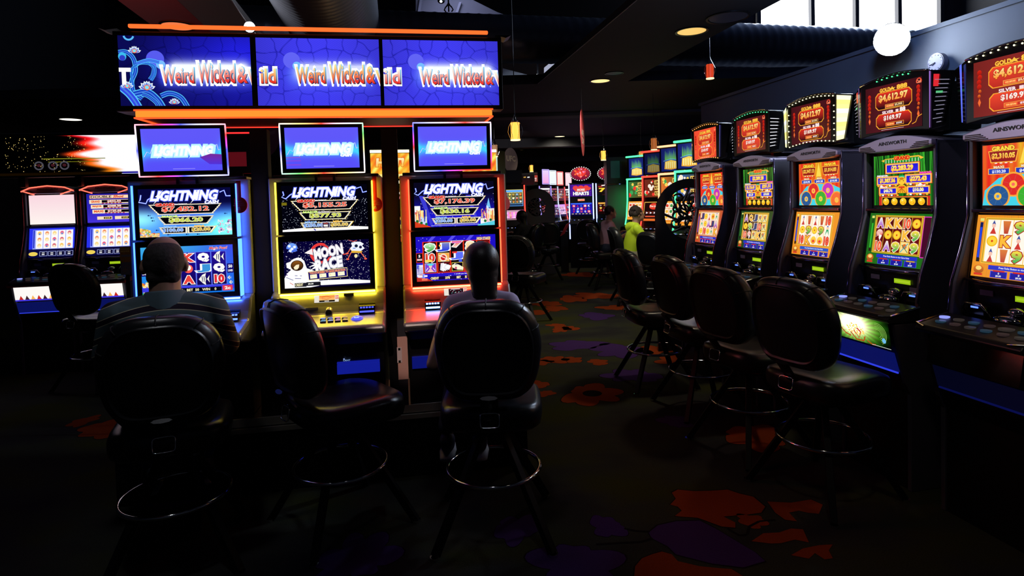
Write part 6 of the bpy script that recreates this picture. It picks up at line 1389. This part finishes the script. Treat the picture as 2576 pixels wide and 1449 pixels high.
# far left-of-centre machines
bg_slot('far machine with unlit topper and yellow-white screen, left of the round carved partition', 1292, 12.25, math.radians(4), .46, [(1.50, 1.84, pv_generic((240, 225, 120), (90, 160, 250), 16, 51, .40, .34)), (1.22, 1.42, pv_generic((230, 100, 180), (255, 190, 210), 24, 52, .40, .2))], ('neon_red', NEON['r'][1], 1.2), pv_generic((4, 4, 6), (6, 6, 8), 0, 53, .3, .24), beacon=0, topz=(2.0, 2.22), tw=.8)
t = bg_slot('far machine with orange-red topper and a red beacon behind the carved partition', 1356, 15.9, math.radians(4), .5, [(1.52, 1.84, pv_generic((60, 30, 20), (20, 10, 14), 10, 55, .42, .3)), (1.2, 1.46, pv_generic((60, 20, 20), (20, 10, 14), 14, 56, .42, .26))], ('dash_red', (1, .1, .04), 1.5), pv_generic((120, 50, 40), (30, 10, 10), 12, 54, .42, .26), beacon=0, topz=(2.04, 2.34), tw=.9)
bg_slot('far machine with a black round topper and red and green lights', 1329, 14.6, 0, .4, [(1.5, 1.8, pv_generic((10, 8, 10), (20, 10, 20), 4, 57, .3, .3))], None, pv_generic((8, 4, 6), (40, 6, 10), 2, 58, .3, .25), topz=(1.98, 2.26), tw=.8)
# flame machines behind the left bank
for px, y, k, lb in ((985, 6.6, 0, 'machine with orange flame topper seen between the second post and the red-lit machine'), (1206, 6.9, 1, 'machine with orange flame topper mostly hidden behind the red-lit machine')):
    t = bg_slot(lb, px, y, LA+.02, .46, [(1.51, 1.78, pv_fire_info(k)), (1.20, 1.46, pv_fire_reels(k))], ('neon_dimred', (.5, .03, .02), .6), pv_flame(k), topz=(1.91, 2.15), tw=.86, hood=((1.85, 2.19), 'bar_cream', (1, .85, .5), 2.2), deck=1.02, ztop=1.82)
# machine beyond the flame machine: white light curve
t = bg_slot('dark machine with thin white-green edge lights behind the red-lit machine', 1210, 8.6, LA-.5, .5, [(1.5, 1.8, pv_generic((20, 14, 20), (30, 10, 20), 5, 61, .4, .3))], ('edge_mint', (.6, .9, .8), .9), None, deck=1.02, ztop=2.35)
# left background: two machines and the wide display over them
for px, y, lb, g in ((272, 6.2, 'silver-arched machine with white paytable screen left of the blue-lit machine', 1), (128, 6.15, 'red-edged machine with bright screens at the far left edge', 0)):
    t = make_arch(lb, (atG(px, y).x, y, 0), LA, None, pv_double() if g else pv_generic((250, 215, 225), (255, 245, 240), 0, 71, .42, .3), pv_doublereels(), pv_whitebelly(3), lime=(.3, .5, .02), lit_edges='red', name='slot_machine')
    MB().tube([(-.24, -.04, 1.845), (-.16, -.04, 1.882), (0, -.04, 1.90), (.16, -.04, 1.882), (.24, -.04, 1.845)], .006, 8).build('red_arch_light', emit('arch_red', (1, .10, .06), 2.6), t)
    for s_ in (-1, 1): MB().tube([(s_*.23, -.04, 1.85), (s_*.12, -.042, 1.81)], .006, 6).build('red_arch_light', emit('arch_red', (1, .10, .06), 2.6), t)
    MB().prismx([(-.125, .96), (-.31, .925), (-.31, .90), (-.125, .91)], -.26, .26).build('lit_tray', mat('tray_red', (.85, .15, .12), .3), t)
p = atY(190, 390, 5.95); t = thing('wide_display', 'very wide flame-coloured display above the far-left machines', 'display', (p.x, p.y, 1.96), LA)
cz_ = p.z-1.96
MB().box(-1.05, 1.05, .004, .08, cz_-.215, cz_+.215).build('display_case', BLACK, t, bevel=.004)
pv_flameline(2.06, .39).build('display_screen', t, 0, -.002, cz_)
MB().box(-1.05, 1.05, -.003, .003, cz_+.215, cz_+.223).build('case_edge', mat('edge_metal', (.5, .5, .6), .3, 1), t)
for x in (-.5, .0, .5): MB().box(x-.03, x+.03, .02, .07, -.08, cz_-.215).build('support_leg', DARKM, t)
# backs of machines seen between the first two machines
def back_unit(px, y, label, red=True):
    p = atG(px, y); t = thing('slot_machine', label, 'slot machine', (p.x, y, 0), LA)
    MB().prismx([(0, 0), (.4, 0), (.4, 1.78), (.06, 1.78), (0, 1.5)], -.26, .26).build('cabinet', mat('back_dark', (.02, .006, .01), .45), t, bevel=.01)
    MB().box(-.26, .26, -.005, .4, 1.782, 1.80).build('top_trim', emit('trim_redglow', (.6, .02, .02), .7, (.2, .02, .02)), t)
    MB().box(-.22, .22, .0, .05, 1.90, 2.28).build('topper_case', BLACK, t, bevel=.006)
    MB().box(-.06, .06, .02, .05, 1.8, 1.9).build('topper_neck', BLACK, t)
    MB().box(-.18, .15, -.006, -.001, 2.232, 2.245).build('red_light_line', emit('line_red', (.9, .03, .03), 1.3), t)
    MB().box(-.05, .1, -.004, -.001, 1.96, 2.08).build('red_panel', emit('panel_redglow', (.12, .005, .01), .7, (.05, 0, 0)), t); return t
back_unit(594, 5.0, 'dark machine back with red top edge seen right of the blue-lit machine')
# lantern-like candle and lit tubes
p = atY(736, 446, 3.95); t = thing('candle_lamp', 'small glowing amber lamp behind the yellow-lit machine', 'lamp', (p.x, p.y, p.z-.03))
MB().cyl((0, 0, 0), (0, 0, .04), .022, 14).build('glow_shade', emit('amber_lamp', (1, .55, .12), 4), t); MB().cyl((0, 0, -.02), (0, 0, 0), .026, 14).build('lamp_base', DARKM, t)
MB().box(-.035, .035, -.03, .03, -p.z+.03, -.0205).build('pedestal', BLACK, t)
# green-lit column with dark display housing
p = atG(1553, 11.9); t = thing('column', 'grey column glowing green on its right side, behind the seated people', 'column', (p.x, p.y, 0))
GC = mat('column_grey', (.10, .12, .10), .5)
MB().box(-.20, .20, 0, .3, 0, 1.88).build('shaft', GC, t, bevel=.01)
MB().box(-.21, .21, -.06, .3, 1.89, 2.42).build('display_housing', BLACK, t, bevel=.006)
MB().box(-.13, .05, -.064, -.0605, 2.0, 2.34).build('dark_screen', emit('dark_green_screen', (.004, .025, .02), .7), t)
spot('neon_green_wash', (p.x+.5, p.y-.6, 1.55), (p.x+.12, p.y, 1.5), 22, (.05, 1, .25), 60, .8, .1)
# ------------------------------------------------ round partitions with carved scrolls
def partition(label, px, y, yaw, w, h, seed, pm_=None, op=.74):
    pm_ = pm_ or mat('partition_black', (.008, .008, .012), .3, spec=.6)
    p = atG(px, y); t = thing('carved_partition', label, 'partition', (p.x, p.y, 0), yaw); ro = random.Random(seed); R_ = op*w; cz_ = h-w
    N = 26; O = [(w*math.cos(math.pi*i/N), h-w+w*math.sin(math.pi*i/N)) for i in range(N+1)]+[(-w, 0), (w, 0)]
    inn = [(R_*math.cos(6.2832*i/40), cz_+R_*math.sin(6.2832*i/40)) for i in range(40)]
    # panel with a round opening: ring of quads
    mb = MB()
    def outer(a):
        c_, s_ = math.cos(a), math.sin(a)
        if s_ >= 0: return (w*c_, cz_+w*s_)
        k = min(w/max(abs(c_), 1e-6), cz_/max(-s_, 1e-6)); return (k*c_, cz_+k*s_)
    A = sorted([6.2832*i/40 for i in range(40)]+[math.atan2(-cz_, w) % 6.2832, math.atan2(-cz_, -w) % 6.2832])
    lo = []
    for rr in ('i', 'o'):
        for yy in (0, .03): lo.append([((R_*math.cos(a) if rr == 'i' else outer(a)[0]), yy, (cz_+R_*math.sin(a) if rr == 'i' else outer(a)[1])) for a in A])
    mb.loft([lo[0], lo[2], lo[3], lo[1], lo[0]], False); mb.build('panel', pm_, t)
    sc = MB()
    for i in range(17):
        aa = i*2.4; q_ = .78*math.sqrt((i+.5)/17); cx, cz2 = q_*R_*math.cos(aa), cz_+q_*R_*math.sin(aa); r0 = ro.uniform(.18, .30)*R_; a0 = ro.random()*6.28; sg = ro.choice((-1, 1))
        sc.tube([(cx+r0*(1.15-.8*k/22)*math.cos(a0+sg*k*.24), .015, cz2+r0*(1.15-.8*k/22)*math.sin(a0+sg*k*.24)) for k in range(23)], [.004+.010*math.sin(math.pi*min(1, (k+2)/16)) if k < 14 else .010 for k in range(23)], 6); sc.ell((cx+r0*.35*math.cos(a0+sg*22*.24), .015, cz2+r0*.35*math.sin(a0+sg*22*.24)), .020, 8, 6)
    for i in range(8):
        a = 6.2832*i/8; sc.tube([(R_*math.cos(a), .015, cz_+R_*math.sin(a)), (R_*.5*math.cos(a+.5), .015, cz_+R_*.5*math.sin(a+.5)), (R_*.1*math.cos(a+1.2), .015, cz_+R_*.1*math.sin(a+1.2))], .014, 6)
    sc.build('scrollwork', pm_, t, smooth=True); return t
partition('black round-topped partition with carved scrolls at the far end of the right row', 1735, 6.15, math.radians(3), .36, 1.78, 5)
partition('distant grey-lit round-topped partition with carved scrolls', 1350, 12.9, math.radians(10), .40, 1.86, 8, mat('partition_grey_lit', (.09, .085, .11), .6), .5)  # light on the far partition put into its lighter grey
# ------------------------------------------------ hanging things
def disc_sign(px, py, y, r, yaw, col, em, label, lines, tcol=(235, 220, 190)):
    p = atY(px, py, y); t = thing('hanging_disc_sign', label, 'hanging sign', p, yaw)
    MB().tube([(0, .004, 0), (0, -.004, 0)], r, 40).build('disc', mat('disc_%s' % px, col, .5), t)
    MB().cyl((0, 0, r*.99), (0, 0, 3.08-p.z-.002 if y > 7.6 else 3.235-p.z), .0025, 5).build('hanging_wire', DARKM, t)
    for s_ in (-1, 1):
        cv = Canvas(r*2, r*2, None)
        for s2, x, yy, w_, h_ in lines: cv.text(s2, x, yy, w_, h_, tcol, None, .04)
        cv.build('disc_lettering', t, 0, -.0065*s_, 0, rotz=0 if s_ > 0 else math.pi, m=PRINT)
    return t
disc_sign(1285, 404, 14.0, .30, 1.0, (.32, .25, .25), .55, 'grey round hanging sign with three pale letters, left of the aisle', [('UFC', .5, .42, .62, .2)])
disc_sign(1465, 334, 8.0, .31, 1.37, (.75, .10, .14), .55, 'red round hanging sign seen almost edge-on over the aisle', [('ANGER', .5, .5, .6, .12), ('ZONE', .5, .68, .5, .12)], (255, 230, 230))
disc_sign(640, 342, 6.6, .27, .1, (.10, .03, .12), .28, 'purple round hanging sign half hidden behind the first post', [('UFC', .55, .34, .7, .26)], (120, 100, 130))
def lantern(px, py, y, h, label, col=(1, .42, .06), em=2.0, glass=True):
    p = atY(px, py, y); t = thing('pendant_lantern', label, 'lantern', p)
    r = h*.24
    MB().cyl((0, 0, -h*.5), (0, 0, h*.42), r, 16).build('amber_shade', emit('amber_%d_%d' % (int(em*100), int(col[1]*100)), col, em), t, smooth=False)
    MB().cyl((0, 0, -h*.56), (0, 0, -h*.5), r*1.12, 16).build('bottom_ring', emit('lantern_ring', (1, .7, .35), 2.0), t)
    sh = MB(); sh.lathe([(r*1.0, h*.42), (r*.6, h*.55), (r*.25, h*.8), (.004, h*.95)], 14); sh.build('metal_cap', CHROME, t, smooth=True)
    if glass:
        for k in range(6):
            a = k*1.0472; MB().tube([(r*.3*math.cos(a), r*.3*math.sin(a), h*.75), (r*1.5*math.cos(a), r*1.5*math.sin(a), h*.2), (r*1.7*math.cos(a), r*1.7*math.sin(a), -h*.1), (r*1.1*math.cos(a), r*1.1*math.sin(a), -h*.5)], h*.012, 5).build('cage_wire', CHROME, t)
    zt = 3.08 if p.y > 7.6 else 5.85
    MB().cyl((0, 0, h*.9), (0, 0, zt-p.z-.003), .004, 5).build('hanging_cord', BLACK, t); return t
for a in ((1296, 328, 5.6, .17, 'large amber caged lantern hanging right of the big sign'), (1786, 178, 6.6, .16, 'dim red lantern hanging under the ceiling strip', (.85, .07, .02), .8), (1645, 361, 8.6, .17, 'dim brown lantern hanging above the neon four', (.5, .14, .03), .8),
          (1518, 390, 10.5, .17, 'amber lantern hanging left of the neon four'), (1613, 391, 11.3, .17, 'small amber lantern hanging just above the neon four', (.8, .35, .06), 1.0), (1337, 423, 15.0, .17, 'distant small lantern above the round carved partition'),
          (1244, 378, 8.0, .16, 'clear caged lantern partly hidden at the edge of the red-lit machine', (.6, .3, .15), .7)):
    lantern(*a)
# red panel leaning beside the heart machine
p = atG(1420, 13.2); t = tag(MB().obox((p.x, 13.2, .95), (.05, 0, .03), (0, .02, 0), (.07, 0, .13)).build('leaning_panel', mat('red_panel', (.7, .03, .05), .5)), 'tilted red panel beside the blue-white lit heart machine', 'panel')
MB().box(p.x-.1, p.x+.06, 13.22, 13.4, 0, .90).build('kiosk', BLACK); tag(bpy.data.objects['kiosk'], 'low black kiosk under the tilted red panel', 'kiosk')
# ------------------------------------------------ background stools and people
G2 = 'black vinyl casino stools'
def bstool(px, y, deg, label): return stool(0, 0, deg, label, pos=atG(px, y), group=G2)
bstool(233, 5.5, 15, 'dark stool at far left in front of the silver-arched machine')
bstool(1312, 7.75, 25, 'grey-lit stool with its back to the camera just right of the woman')
bstool(1374, 12.0, 0, 'distant stool with round black back left of the heart machine')
b1 = bstool(1322, 11.2, -60, 'distant stool the dark-clothed person sits on')
bstool(1478, 12.9, 10, 'distant stool in front of the heart machine')
b2 = bstool(1520, 10.6, 85, 'stool under the person in the pink shirt')
b3 = bstool(1583, 9.0, 88, 'stool under the person in the yellow hooded jacket')
bstool(1668, 7.6, 60, 'dark stool just left of the black carved partition')
HV = mat('hi_vis_yellow', (.55, .75, .02), .7)
def hood_extra(t, V3, H, neck, head, shl, k, hp):
    m = MB(); m.chain([(-.05, neck.y-.055, neck.z-.01), (0, neck.y-.085, neck.z-.03), (.05, neck.y-.055, neck.z-.01)], [.06, .075, .06], 14); m.chain([(-.07, neck.y+.0, neck.z+.0), (-.05, neck.y-.05, neck.z)], [.04, .05], 12); m.chain([(.07, neck.y, neck.z), (.05, neck.y-.05, neck.z)], [.04, .05], 12)
    m.build('hood', HV, t, smooth=True, remesh=.011)
    for s_, e, h in ((-1, (-.24, .20, .95), (-.10, .42, 1.03)), (1, (.24, .18, .93), (.10, .30, .80))):
        e, h = V3(e), V3(h); m = MB(); m.chain([e, e.lerp(h, .85)], [.052, .040], 12); m.build('dark_sleeve', mat('navy_sleeve', (.01, .012, .03), .8), t, smooth=True)
person('person with curly brown hair in a bright yellow-green hooded jacket, seated in profile', b3.location, math.radians(-84), .655, SKIN, HV, mat('khaki_trousers', (.22, .19, .13), .8), mat('brown_hair', (.02, .009, .004), .8), hs=1.0, lean=.06, hairstyle='curly', sleeve=.9,
       arms=[((-.24, .20, .95), (-.10, .46, 1.04), (.1, 1, 0)), ((.24, .18, .93), (.10, .34, .80), (-.1, 1, -.1))], extra=hood_extra, vox=.011)
person('person with short black hair in a faded pink shirt, seated in profile', b2.location, math.radians(-80), .655, SKIN, mat('pink_shirt', (.42, .22, .26), .8), mat('dark_jeans', (.02, .03, .06), .8), mat('black_hair', (.01, .008, .01), .5), hs=1.0, lean=.05, hairstyle='short', vox=.011)
person('person in dark clothes with long dark hair and pale face, far behind left', b1.location, math.radians(60), .655, mat('skin_pale', (.5, .28, .24), .5), mat('dark_cloth', (.012, .012, .02), .8), mat('dark_cloth', (.012, .012, .02), .8), mat('dark_hair', (.01, .006, .007), .35), hs=.95, lean=.05, hairstyle='long', vox=.012, sleeve=1.8)
spot('jacket_fill', (1.6, 8.0, 3.0), (b3.location.x, b3.location.y, 1.1), 80, (1, .98, .85), 26, .7, .1)  # added spot that brightens the yellow jacket
